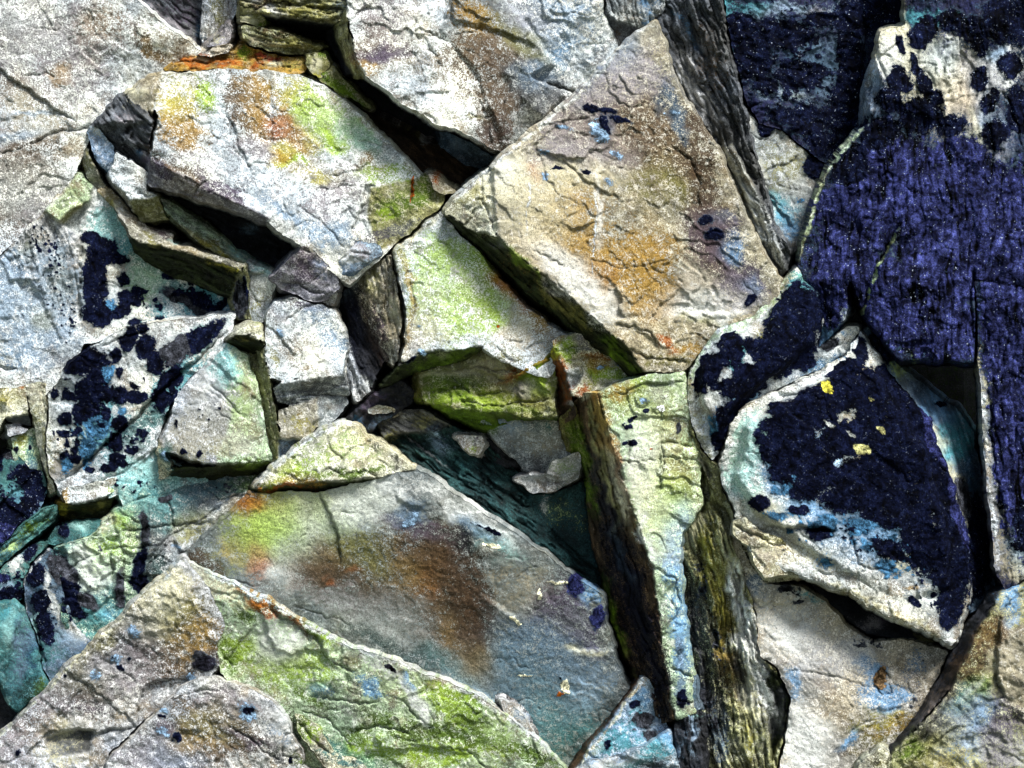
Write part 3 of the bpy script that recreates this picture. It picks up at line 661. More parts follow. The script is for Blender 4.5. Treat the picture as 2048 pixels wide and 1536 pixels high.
rock('rock_block', 'thick layered block with a mossy top and a dark underside overhanging the black spotted slab', 'rock block',
     [('tan', [(190, 380, -5), (215, 368, -10), (262, 425, -15), (290, 448, -25), (350, 468, -10), (345, 486, 10), (392, 496, 20), (490, 526, 35), (482, 540, 38), (440, 526, 40), (380, 506, 42), (320, 490, 42), (280, 482, 40), (262, 470, 38), (226, 420, 20)], dict(sa=42, sw=10, amp=4, sc=.4)),
      ('dmoss_shade', [(262, 470, 38), (280, 482, 41), (320, 490, 43), (380, 506, 43), (440, 526, 41), (482, 540, 39), (474, 556, 20), (462, 592, -20), (400, 575, -40), (336, 552, -50), (292, 528, -50), (268, 506, -20)], dict(pt='underside', sa=18, sw=8, amp=6, sc=1.3)),
      ('khaki', [(484, 538, 38), (494, 520, 35), (500, 560, 20), (500, 640, 0), (470, 640, -20), (458, 600, -25), (472, 558, 15)], dict(pt='end_face', sa=85, sw=8, amp=4, sc=.8))],
     st=[('brown', 300, 450, 40, 12, 10, .7), ('purple', 320, 456, 18, 10, 10, .7), ('pteal', 370, 482, 24, 8, 20, .8), ('yel', 450, 524, 40, 6, 18, .6), ('yel', 215, 400, 12, 20, -40, .4), ('olive', 300, 480, 30, 8, 20, .6), ('white', 240, 420, 20, 20, 40, .4)],
     li=[('dark', 480, 600, 14, 40, 0, .0), ('navy', 492, 580, 6, 26, 0, 0)],
     cr=[(2.5, 7, [(200, 384), (230, 420), (260, 462)]), (3, 9, [(180, 386), (205, 400), (235, 440)])], mat='l', er=6, T=150)

# --- black spotted slabs on the left
rock('flat_rock', 'upper of the two black spotted white slabs, with one tall black lichen streak', 'rock slab',
     [('white', [(150, 342, 0), (166, 350, 0), (190, 372, -10), (215, 400, -20), (262, 470, -35), (300, 530, -50), (400, 575, -70), (470, 600, -90), (480, 640, -60), (440, 672, -40), (330, 690, -20), (248, 668, 0), (170, 690, 5), (150, 740, -10), (95, 790, 5), (-40, 775, 10),
                 (-260, 790, 10), (-260, 700, 20), (0, 512, 30), (88, 418, 20)]),
      ('paleg', [(150, 342, 12), (120, 395, 24), (90, 420, 30), (84, 420, 26), (110, 450, 40), (150, 415, 30), (178, 410, 14), (188, 372, 6), (166, 350, 8)]),
      ('khaki', [(110, 450, 40), (150, 414, 32), (180, 405, 14), (150, 430, 6), (118, 462, 10)]),
      ('lgrey', [(0, 512, 30), (90, 425, 24), (160, 470, 14), (160, 600, 0), (130, 690, 10), (60, 560, 30), (20, 560, 30)], dict(sa=75, sw=12, amp=4, sc=.3))],
     st=[('aqua', 230, 450, 40, 30, 40, .7), ('teal', 300, 520, 50, 26, 40, .7), ('aqua', 350, 640, 60, 30, 0, .5), ('blueg', 60, 640, 90, 100, 0, .5), ('blueg', 110, 560, 60, 90, 0, .4), ('pteal', 220, 440, 40, 30, 40, .8), ('aqua', 250, 480, 20, 30, 40, .7), ('pteal', 300, 560, 50, 40, 0, .5), ('lgreen', 290, 560, 30, 50, 20, .5), ('aqua', 420, 600, 40, 26, 20, .9), ('sky', 430, 620, 30, 24, 0, .8), ('teal', 370, 590, 60, 18, 20, .7),
         ('blueg', 10, 580, 30, 60, 0, .6), ('khaki', 85, 640, 22, 20, 30, .7), ('steel', 85, 640, 16, 12, 30, .6), ('khaki', 120, 560, 30, 60, 0, .3), ('olive', 60, 500, 30, 30, 0, .25), ('blue', 30, 530, 6, 30, 0, .6), ('sky', 20, 720, 40, 20, 0, .3), ('grey', 60, 600, 60, 80, 0, .3)],
     li=[('navy', 190, 560, 26, 78, 3, .0), ('navy', 208, 500, 34, 28, 20), ('navy', 240, 520, 16, 14), ('navy', 196, 625, 32, 30, 0), ('navy', 180, 475, 20, 16), ('navy', 262, 600, 26, 18), ('navy', 276, 582, 14, 12), ('navy', 240, 620, 20, 18), ('navy', 340, 550, 18, 12), ('navy', 356, 588, 20, 10),
         ('dark', 370, 600, 50, 12, 25), ('navy', 350, 640, 16, 12), ('navy', 320, 646, 14, 14), ('navy', 300, 652, 12, 10), ('navy', 372, 650, 26, 14, 0), ('navy', 420, 640, 26, 14, 10), ('navy', 270, 644, 12, 12), ('dark', 400, 620, 46, 14, 30), ('navy', 246, 560, 13, 16), ('blue', 222, 612, 14, 16), ('navy', 440, 616, 10, 30, 40), ('navy', 395, 605, 40, 20, 25)],
     speck=[('navy', 5, .0, [(75, 480, 80, 60, 0), (110, 560, 50, 90, 0), (140, 640, 30, 50, 0), (400, 610, 90, 60, 20)]), ('navy', 12, -.1, [(300, 620, 80, 50, 0), (400, 600, 70, 40, 20)])],
     cr=[(2, 5, [(168, 470), (160, 540), (160, 640)]), (2.5, 8, [(-30, 735), (0, 732), (34, 738)]), (1.8, 4, [(40, 600), (46, 690), (50, 750)]), (1.8, 4, [(60, 560), (40, 580)]), (1.5, 4, [(110, 450), (108, 500)])],
     sp=[(16, 40, [(160, 650), (160, 560), (172, 460)]), (10, 40, [(30, 540), (50, 640), (48, 740)]), (14, 40, [(430, 600), (360, 590), (300, 545), (262, 500)])], ter=4, T=200)
rock('flat_rock', 'lower black spotted white slab with the densest round lichen spots, beside the grey pyramid', 'rock slab',
     [('white', [(98, 790, 25), (130, 735, 45), (172, 700, 45), (248, 655, 40), (340, 640, 20), (470, 625, -10), (465, 690, 20), (372, 765, 30), (330, 830, 30), (315, 880, 30), (322, 960, 20), (260, 985, 20), (160, 1010, 20), (120, 990, 10), (96, 950, 20), (92, 860, 20)]),
      ('pteal', [(310, 900, 10), (420, 960, -20), (350, 1030, -10), (250, 1030, 10), (232, 970, 30)])],
     st=[('aqua', 200, 850, 60, 60, 0, .5), ('teal', 300, 840, 60, 30, -45, .7), ('aqua', 360, 760, 60, 40, -40, .6), ('aqua', 280, 970, 60, 30, 0, .6), ('pteal', 270, 960, 50, 40, 0, .6), ('pteal', 400, 680, 40, 20, -30, .5), ('grey', 260, 900, 50, 20, -45, .5), ('teal', 270, 870, 60, 14, -45, .5), ('khaki', 100, 900, 8, 80, 0, .4), ('pink', 150, 930, 26, 30, 0, .35), ('dgrey', 290, 850, 40, 10, -45, .5), ('teal', 340, 800, 30, 50, 30, .5)],
     li=[('navy', 180, 720, 40, 26), ('navy', 150, 735, 22, 16), ('navy', 180, 780, 34, 34), ('navy', 175, 820, 30, 26), ('navy', 232, 710, 13, 14), ('navy', 255, 685, 16, 22, 0), ('navy', 290, 690, 20, 26), ('navy', 262, 662, 12, 16), ('navy', 285, 655, 12, 10), ('navy', 310, 725, 18, 24), ('navy', 330, 760, 16, 20), ('navy', 108, 788, 9, 13),
         ('navy', 238, 745, 9, 10), ('navy', 270, 770, 9, 10), ('navy', 274, 794, 24, 13), ('navy', 235, 790, 22, 20, -30), ('navy', 135, 790, 14, 14), ('navy', 130, 838, 14, 17), ('navy', 158, 840, 12, 12), ('navy', 157, 865, 10, 10), ('navy', 128, 868, 10, 6), ('navy', 155, 885, 9, 10), ('navy', 150, 900, 10, 9), ('navy', 130, 912, 10, 9), ('navy', 152, 916, 12, 12), ('navy', 212, 830, 12, 16), ('navy', 240, 848, 16, 18),
         ('navy', 210, 790, 14, 14), ('navy', 195, 755, 18, 18), ('blue', 212, 750, 12, 26), ('blue', 208, 735, 10, 12), ('blue', 185, 835, 24, 18), ('blue', 212, 850, 14, 18), ('blue', 190, 862, 14, 20), ('blue', 170, 900, 16, 22), ('blue', 185, 890, 16, 14), ('blue', 135, 930, 12, 14), ('blue', 172, 925, 10, 10), ('blue', 245, 820, 5, 8),
         ('navy', 232, 885, 18, 20), ('navy', 230, 920, 14, 18), ('navy', 268, 900, 12, 10), ('navy', 215, 936, 18, 10), ('navy', 285, 865, 12, 8), ('navy', 320, 800, 18, 30), ('navy', 350, 750, 16, 24), ('dark', 355, 700, 44, 26, -30), ('navy', 400, 675, 50, 22, -35), ('navy', 180, 940, 8, 6), ('navy', 420, 660, 40, 10, -30), ('navy', 250, 930, 12, 8), ('navy', 345, 790, 10, 30, 0)],
     speck=[('navy', 11, -.05, [(200, 800, 80, 110, 0), (150, 880, 50, 60, 0), (330, 720, 70, 40, -30)]), ('blue', 8, -.05, [(190, 870, 50, 60, 0)]), ('navy', 6, .0, [(340, 800, 50, 90, 30), (260, 900, 60, 50, -45), (270, 960, 60, 40, 0), (380, 700, 70, 30, -35)])],
     cr=[(2.8, 14, [(118, 968), (180, 915), (240, 862), (300, 805), (350, 755), (455, 665)]), (2, 6, [(200, 700), (248, 672), (300, 660)]), (2.2, 7, [(130, 985), (200, 965), (238, 948), (310, 900)])],
     sp=[(12, 50, [(455, 665), (350, 755), (240, 862), (118, 968)])], ter=3, T=200)
rock('rock', 'narrow cream upright rib along the left side of the spotted slab, at the left edge', 'rock',
     [('cream', [(50, 765, 10), (96, 762, 15), (92, 860, 10), (96, 950, 15), (112, 985, 5), (98, 990, -10), (84, 930, -5), (72, 870, -10), (60, 815, 0)])],
     st=[('khaki', 78, 860, 8, 60, -8, .6), ('yel', 95, 935, 8, 14, 0, .5), ('pink', 74, 790, 20, 20, 0, .4), ('white', 92, 900, 10, 60, 0, .4)], cr=[(1.8, 5, [(56, 790), (52, 812), (62, 820)]), (2, 5, [(88, 770), (88, 840)])], er=8, T=150)
rock('rock', 'pinkish cream stone with a dark notch under it at the left edge of the picture', 'rock',
     [('cream', [(-200, 778, 10), (0, 775, 10), (55, 768, 10), (60, 815, 5), (56, 832, 0), (10, 835, 5), (0, 860, 0), (-200, 870, 0)]),
      ('dgrey', [(10, 835, 5), (58, 826, 0), (66, 850, -35), (30, 846, -30), (12, 842, -15)]),
      ('lgrey', [(10, 844, -15), (40, 848, -20), (62, 852, -25), (44, 868, -10), (16, 872, -10)])],
     st=[('olive', 8, 768, 22, 12, 0, .8), ('yel', 10, 800, 26, 14, 0, .4), ('rust', 26, 768, 20, 6, 0, .5), ('lilac', 30, 858, 20, 10, 0, .5)], er=7, T=130)
rock('boulder', 'rounded greenish stone with a yellow blush sitting in the recess at the left edge', 'boulder',
     [('paleg', [(22, 872, -20), (45, 858, -20), (70, 852, -30), (80, 900, -30), (84, 940, -30), (40, 960, -20), (26, 920, -10)])],
     st=[('yel', 38, 888, 14, 20, 0, .5), ('teal', 60, 900, 20, 30, 0, .6), ('steel', 50, 930, 24, 14, 0, .5)], li=[('navy', 32, 900, 5, 5), ('navy', 59, 897, 4, 4)], er=14, T=120)
rock('flat_rock', 'navy blotched slab low on the left edge, below the rounded greenish stone', 'rock slab',
     [('teal', [(-200, 900, -10), (0, 912, -20), (30, 900, -25), (60, 935, -15), (84, 940, -10), (96, 985, -20), (80, 1020, -10), (40, 1050, 0), (0, 1102, 5), (-200, 1180, 5)])],
     st=[('teal', 20, 980, 50, 50, 0, .5), ('sky', 40, 1010, 40, 40, 0, .35), ('steel', 75, 1015, 30, 20, -40, .5)],
     li=[('navy', 55, 955, 34, 26, 30), ('navy', 70, 985, 24, 26, 0), ('navy', 20, 1030, 44, 34, 0), ('viol', 10, 1060, 40, 30, 0), ('navy', 55, 1010, 22, 20), ('navy', -60, 1000, 60, 90), ('navy', 0, 900, 10, 40), ('dark', 10, 905, 26, 12)],
     speck=('navy', 8, .0, [(30, 1000, 80, 80, 0)]), T=150, mat='d')
rock('rock_block', 'small white block with a layered dark base under the foot of the spotted slab', 'rock block',
     [('white', [(122, 985, 30), (135, 972, 32), (200, 960, 30), (236, 952, 24), (242, 975, 18), (210, 995, 32), (160, 1008, 34), (132, 1005, 32)]),
      ('dmoss_shade', [(132, 1005, 32), (160, 1008, 34), (210, 995, 32), (242, 978, 18), (222, 1010, -10), (215, 1050, -50), (160, 1050, -45), (118, 1030, -20), (110, 1000, 5)], dict(pt='underside', sa=5, sw=7, amp=6, sc=1.1))],
     st=[('ochre', 120, 990, 18, 26, 30, .7), ('yel', 125, 1015, 14, 14, 0, .6), ('lgreen', 228, 980, 14, 14, 0, .6), ('olive', 200, 1015, 30, 10, 0, .6)],
     speck=('navy', 6, .2, [(210, 968, 30, 14, 0)]), mat='l', er=6, n1=4, T=130)

rock('rock', 'grey green pyramid shaped rock with a bright upper left edge and dark green underside', 'rock',
     [('lgrey', [(452, 684, 60), (372, 765, 45), (352, 785, 45), (340, 830, 45), (318, 878, 48), (330, 905, 60), (430, 930, 80), (480, 780, 82)]),
      ('paleg', [(452, 684, 60), (496, 708, 40), (512, 760, 36), (530, 850, 30), (545, 922, 20), (490, 930, 50), (430, 930, 80), (480, 780, 82)]),
      ('cream', [(318, 878, 48), (310, 905, 40), (318, 962, 20), (340, 955, 30), (345, 930, 55), (330, 905, 60)]),
      ('dmoss_shade', [(340, 950, 35), (345, 936, 55), (430, 930, 80), (490, 928, 50), (546, 922, 20), (540, 948, -30), (450, 955, -30), (390, 965, -35), (345, 962, -20)], dict(pt='underside', sa=-8, sw=8, amp=4, sc=.8))],
     st=[('aqua', 440, 720, 26, 40, -40, .5), ('teal', 330, 920, 16, 40, 0, .5), ('grey', 410, 860, 70, 50, 0, .5), ('pteal', 440, 725, 30, 40, -40, .6), ('tan', 400, 870, 60, 40, 0, .5), ('lgreen', 480, 800, 20, 60, -10, .35), ('khaki', 440, 900, 80, 20, 0, .4), ('white', 400, 780, 40, 40, -40, .4), ('moss', 500, 925, 40, 8, -8, .7), ('white', 480, 900, 40, 20, 0, .3)],
     li=[('steel', 395, 735, 8, 4, 50, .0), ('navy', 352, 850, 5, 5), ('navy', 368, 905, 8, 8), ('navy', 400, 908, 7, 5, -40), ('navy', 352, 844, 4, 4), ('steel', 330, 912, 5, 10, -30)],
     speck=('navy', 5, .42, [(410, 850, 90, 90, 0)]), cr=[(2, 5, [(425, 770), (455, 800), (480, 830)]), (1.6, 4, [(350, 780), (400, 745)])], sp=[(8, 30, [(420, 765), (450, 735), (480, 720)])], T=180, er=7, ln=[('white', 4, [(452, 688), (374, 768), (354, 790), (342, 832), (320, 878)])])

# --- centre left white block
rock('rock_block', 'white block with purplish grey upper edge between the grey pyramid and the dark striped block', 'rock block',
     [('khaki', [(496, 700, 10), (526, 695, 45), (540, 760, 50), (556, 840, 45), (562, 880, 35), (555, 935, 15), (540, 935, 0), (520, 840, -5), (505, 760, 0)], dict(pt='side_face', sa=78, sw=8, amp=4, sc=.7)),
      ('white', [(545, 600, 40), (600, 596, 45), (645, 608, 40), (672, 622, 25), (690, 660, 20), (694, 700, 20), (690, 745, 25), (640, 758, 45), (562, 762, 50), (540, 758, 50), (526, 695, 48), (530, 640, 45)]),
      ('grey', [(562, 762, 50), (640, 756, 46), (690, 744, 25), (700, 790, -15), (650, 796, 0), (585, 812, 10), (556, 800, 30), (545, 775, 46)], dict(pt='underside', sa=-6, sw=9, amp=5, sc=.8)),  # grey and the dgrey stain put this underside's shade into the colour
      ('tan', [(556, 818, 20), (600, 806, 12), (632, 795, 10), (640, 850, 20), (612, 880, 28), (575, 888, 30), (562, 878, 32)]),
      ('grey', [(632, 795, 8), (690, 790, -20), (700, 800, -25), (668, 845, -5), (640, 856, 15)]),
      ('blueg', [(560, 880, 10), (598, 882, 10), (600, 892, 5), (575, 915, 0), (556, 930, 0)])],
     st=[('purple', 610, 605, 60, 16, 5, .55), ('blueg', 640, 640, 40, 40, 0, .45), ('khaki', 540, 720, 10, 60, -10, .5), ('tan', 560, 680, 20, 10, 0, .3), ('dgrey', 640, 775, 60, 10, -5, .6), ('blueg', 670, 690, 20, 30, 0, .5), ('brown', 600, 830, 10, 16, 0, .3), ('yel', 600, 855, 30, 24, 0, .3), ('dgrey', 575, 800, 26, 10, 0, .6), ('blue', 686, 690, 12, 18, 20, .5)],
     li=[('steel', 559, 665, 6, 5)], cr=[(2, 5, [(570, 640), (600, 620), (650, 600)]), (1.6, 4, [(575, 680), (600, 700), (605, 740)]), (2.5, 8, [(562, 800), (640, 790), (700, 796)])], T=190, er=8, ln=[('white', 4, [(532, 640), (570, 616), (600, 600)])])
rock('rock', 'narrow white and teal wedge rising between the layered block and the purplish grey block', 'rock',
     [('white', [(490, 518, 0), (545, 545, 10), (552, 568, 20), (544, 600, 10), (530, 640, 10), (500, 660, -10), (494, 600, -10), (496, 560, 0)])],
     st=[('pteal', 520, 540, 26, 20, 0, .6), ('steel', 515, 545, 26, 5, 0, .5), ('yel', 510, 610, 10, 30, 0, .4)], er=6, T=120, cr=[(2, 5, [(496, 552), (530, 548)])])
rock('rock', 'small nub with a pale top and a dark green cut face above the grey pyramid', 'rock',
     [('cream', [(448, 682, 70), (492, 644, 70), (522, 650, 75), (528, 688, 80), (500, 668, 88), (474, 668, 86)]),
      ('dmoss_shade', [(448, 682, 72), (474, 668, 86), (500, 668, 88), (528, 690, 80), (522, 705, 20), (500, 712, 0), (470, 700, 10)], dict(pt='cut_face', sa=25, sw=6, amp=4, sc=1.2))],
     st=[('lime', 510, 652, 16, 8, 0, .5), ('olive', 480, 675, 20, 6, 0, .5)], er=4, n1=2, T=120, mat='l', cr=[(2, 7, [(498, 650), (525, 646), (550, 652)])])

rock('rock_block', 'block with dark navy and brown upright stripes left of the lime speckled centre slab', 'rock block',
     [('dark', [(664, 596, -70), (700, 566, -40), (716, 600, -25), (740, 660, -10), (772, 720, 10), (745, 778, 30), (712, 745, -20), (684, 660, -70)], dict(sa=68, sw=9, amp=7, sc=1.1)),
      ('tan', [(700, 566, -40), (760, 518, 20), (784, 506, 50), (792, 560, 62), (806, 640, 66), (800, 700, 66), (790, 735, 55), (772, 722, 15), (740, 660, -8), (716, 600, -22)], dict(sa=80, sw=9, amp=7, sc=.9)),
      ('lgrey', [(684, 660, -70), (700, 700, -35), (720, 750, -5), (745, 780, 25), (712, 806, 10), (694, 770, -30), (684, 715, -50)], dict(pt='end_face', sa=65, sw=7, amp=5, sc=.8))],
     st=[('navy', 705, 640, 34, 90, -24, .98), ('dark', 740, 720, 16, 50, -20, .95), ('dbrown', 755, 690, 16, 50, -10, .8), ('khaki', 740, 560, 22, 30, 0, .5), ('cream', 786, 600, 8, 70, 0, .5), ('ochre', 810, 620, 6, 60, 0, .4), ('purple', 760, 660, 12, 50, -6, .5), ('white', 725, 770, 20, 14, 40, .5), ('blueg', 690, 590, 20, 10, -40, .4)], mat='l', T=180, er=6)
rock('rock', 'small white pebble like stone stuck beside the dark striped block at its lower left', 'rock',
     [('white', [(664, 738, 20), (676, 726, 25), (690, 732, 20), (694, 752, 5), (682, 758, 10), (668, 750, 20)])], er=8, n1=1, T=80)

rock('flat_rock', 'lime speckled pale slab in the centre, with a bright rust stain against the dark bar', 'rock slab',
     [('white', [(790, 500, 70), (884, 424, 62), (935, 480, 62), (990, 545, 62), (1050, 610, 60), (1100, 650, 55), (1150, 670, 50), (1120, 720, 50), (1100, 760, 55), (1020, 730, 70), (960, 700, 92), (900, 700, 95), (838, 706, 95), (806, 726, 88), (796, 738, 70), (808, 700, 78), (812, 620, 82), (796, 560, 78)]),
      ('dmoss_shade', [(835, 704, 95), (895, 700, 96), (965, 694, 92), (955, 712, 50), (920, 724, 30), (870, 734, 30), (828, 744, 50), (790, 765, 50), (755, 780, 50), (796, 735, 82)], dict(pt='underside', sa=-12, sw=7, amp=4, sc=.7))],
     st=[('lgreen', 880, 560, 80, 110, 0, .5), ('lime', 880, 520, 30, 40, 40, .5), ('lime', 960, 530, 26, 50, -40, .55), ('lime', 920, 620, 60, 60, 0, .42), ('lime', 990, 620, 20, 40, 0, .5), ('lgreen', 1010, 600, 16, 40, 0, .6), ('rust', 1000, 555, 20, 34, -38, 1.0), ('rust', 1028, 585, 22, 24, -20, .97), ('lime', 975, 520, 14, 40, -42, .8),
         ('rust', 1050, 605, 12, 26, 0, .6), ('ochre', 1090, 630, 40, 26, 30, .7), ('ochre', 820, 570, 8, 60, -6, .7), ('pink', 850, 660, 50, 40, 0, .5), ('pink', 1040, 680, 60, 30, 0, .5), ('tan', 860, 590, 24, 50, 0, .4), ('ochre', 815, 660, 12, 30, 10, .5), ('lgrey', 1000, 570, 8, 30, 10, .5),
         ('cream', 1040, 640, 30, 40, 0, .5), ('olive', 1000, 720, 60, 12, 0, .45), ('lilac', 830, 690, 24, 14, -30, .4), ('moss', 880, 718, 60, 10, -10, .8), ('khaki', 800, 520, 20, 20, 0, .5)],
     li=[('steel', 845, 705, 8, 5), ('navy', 822, 722, 12, 5, -30), ('rust', 996, 652, 4, 2, 20, .02), ('steel', 836, 650, 3, 3)],
     cr=[(2, 6, [(788, 525), (792, 570), (806, 620), (810, 690)]), (1.8, 5, [(820, 560), (828, 620), (820, 670)]), (2, 7, [(1015, 682), (1045, 680)]), (2, 6, [(1050, 698), (1090, 685)]), (1.6, 4, [(990, 690), (1010, 716), (1040, 722)]), (1.6, 4, [(870, 480), (900, 490)])],
     sp=[(9, 24, [(1010, 500), (1028, 590), (1012, 690)])], T=200, er=7, ter=4, ln=[('cream', 5, [(882, 428), (790, 504), (796, 560), (810, 620)])])
rock('rock_block', 'moss covered stepped block in the centre, standing under the ledge of the lime speckled slab', 'rock block',
     [('khaki', [(838, 742, 10), (880, 728, 12), (930, 720, 15), (960, 702, 35), (1000, 696, 50), (1040, 712, 50), (1098, 700, 40), (1110, 720, 40), (1116, 836, 40), (1060, 838, 40), (1000, 826, 40), (950, 822, 30), (900, 815, 25), (850, 805, 20), (832, 780, 15)]),
      ('olive', [(816, 790, -30), (826, 750, -20), (840, 740, 12), (846, 806, 20), (830, 800, -10)], dict(pt='side_face', sa=85, sw=7, amp=3, sc=.7)),
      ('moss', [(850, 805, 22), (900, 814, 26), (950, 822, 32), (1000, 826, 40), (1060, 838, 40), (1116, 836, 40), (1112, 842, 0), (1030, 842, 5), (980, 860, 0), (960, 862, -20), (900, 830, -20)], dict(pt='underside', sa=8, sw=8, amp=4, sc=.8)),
      ('moss', [(1030, 752, 70), (1060, 728, 70), (1100, 706, 62), (1108, 735, 30), (1060, 752, 40), (1034, 764, 30)])],
     st=[('moss', 900, 770, 60, 30, 0, .6), ('lime', 940, 800, 90, 16, 0, .55), ('olive', 1040, 800, 70, 40, 0, .55), ('lime', 1080, 760, 30, 30, 0, .5), ('lilac', 1050, 775, 36, 12, 0, .6), ('tan', 960, 740, 50, 18, 0, .6), ('pink', 1020, 715, 40, 10, 0, .6), ('rust', 1030, 740, 40, 10, -30, .5), ('ochre', 1070, 730, 30, 8, -25, .7), ('moss', 1000, 818, 90, 12, 5, .8), ('cream', 900, 745, 60, 8, -10, .5), ('moss', 960, 845, 30, 24, 0, .8)],
     cr=[(2.4, 9, [(870, 745), (960, 735), (1040, 745)]), (2.4, 8, [(860, 790), (920, 770), (940, 790), (1010, 785)]), (2, 7, [(920, 800), (1000, 812), (1110, 800)]), (2, 7, [(900, 750), (915, 775), (935, 780)]), (2.2, 7, [(975, 740), (1000, 760), (1032, 752)])],
     sp=[(14, 30, [(1034, 764), (980, 750), (940, 738), (870, 748)])], ter=9, T=180, er=6)
rock('rock_block', 'small cracked cream block stained orange and green, under the lower end of the dark bar', 'rock block',
     [('cream', [(1100, 680, 80), (1130, 666, 70), (1160, 664, 55), (1185, 690, 45), (1215, 710, 40), (1262, 752, 40), (1230, 775, 55), (1190, 784, 70), (1160, 800, 80), (1145, 790, 90), (1130, 740, 90), (1110, 700, 92)]),
      ('brown', [(1100, 690, 86), (1112, 698, 92), (1130, 740, 90), (1146, 790, 90), (1155, 830, 60), (1130, 850, 20), (1112, 866, -10), (1110, 780, -20), (1100, 730, 30)], dict(pt='side_face', sa=82, sw=7, amp=4, sc=.8)),
      ('grey', [(1130, 742, 90), (1160, 736, 84), (1165, 750, 60), (1150, 775, 50), (1140, 780, 70)])],
     st=[('lime', 1130, 700, 26, 12, -8, .8), ('moss', 1145, 704, 20, 8, -8, .6), ('lilac', 1165, 690, 20, 16, 20, .7), ('rust', 1160, 780, 26, 14, -20, .7), ('ochre', 1200, 730, 30, 16, 0, .7), ('lime', 1210, 750, 36, 16, 10, .7), ('rust', 1200, 715, 30, 6, 0, .5), ('rust', 1118, 740, 10, 60, -8, .6), ('white', 1150, 800, 20, 8, 0, .5), ('moss', 1240, 750, 20, 10, 30, .6)],
     li=[('steel', 1205, 734, 8, 3), ('steel', 1235, 733, 8, 4)],
     cr=[(2, 7, [(1110, 702), (1150, 694), (1175, 700)]), (2, 6, [(1130, 722), (1190, 712), (1205, 714)]), (2, 6, [(1145, 690), (1155, 706)]), (1.8, 5, [(1180, 738), (1190, 770)]), (2, 6, [(1158, 728), (1165, 745), (1155, 765)])], T=160, er=5, ter=7)

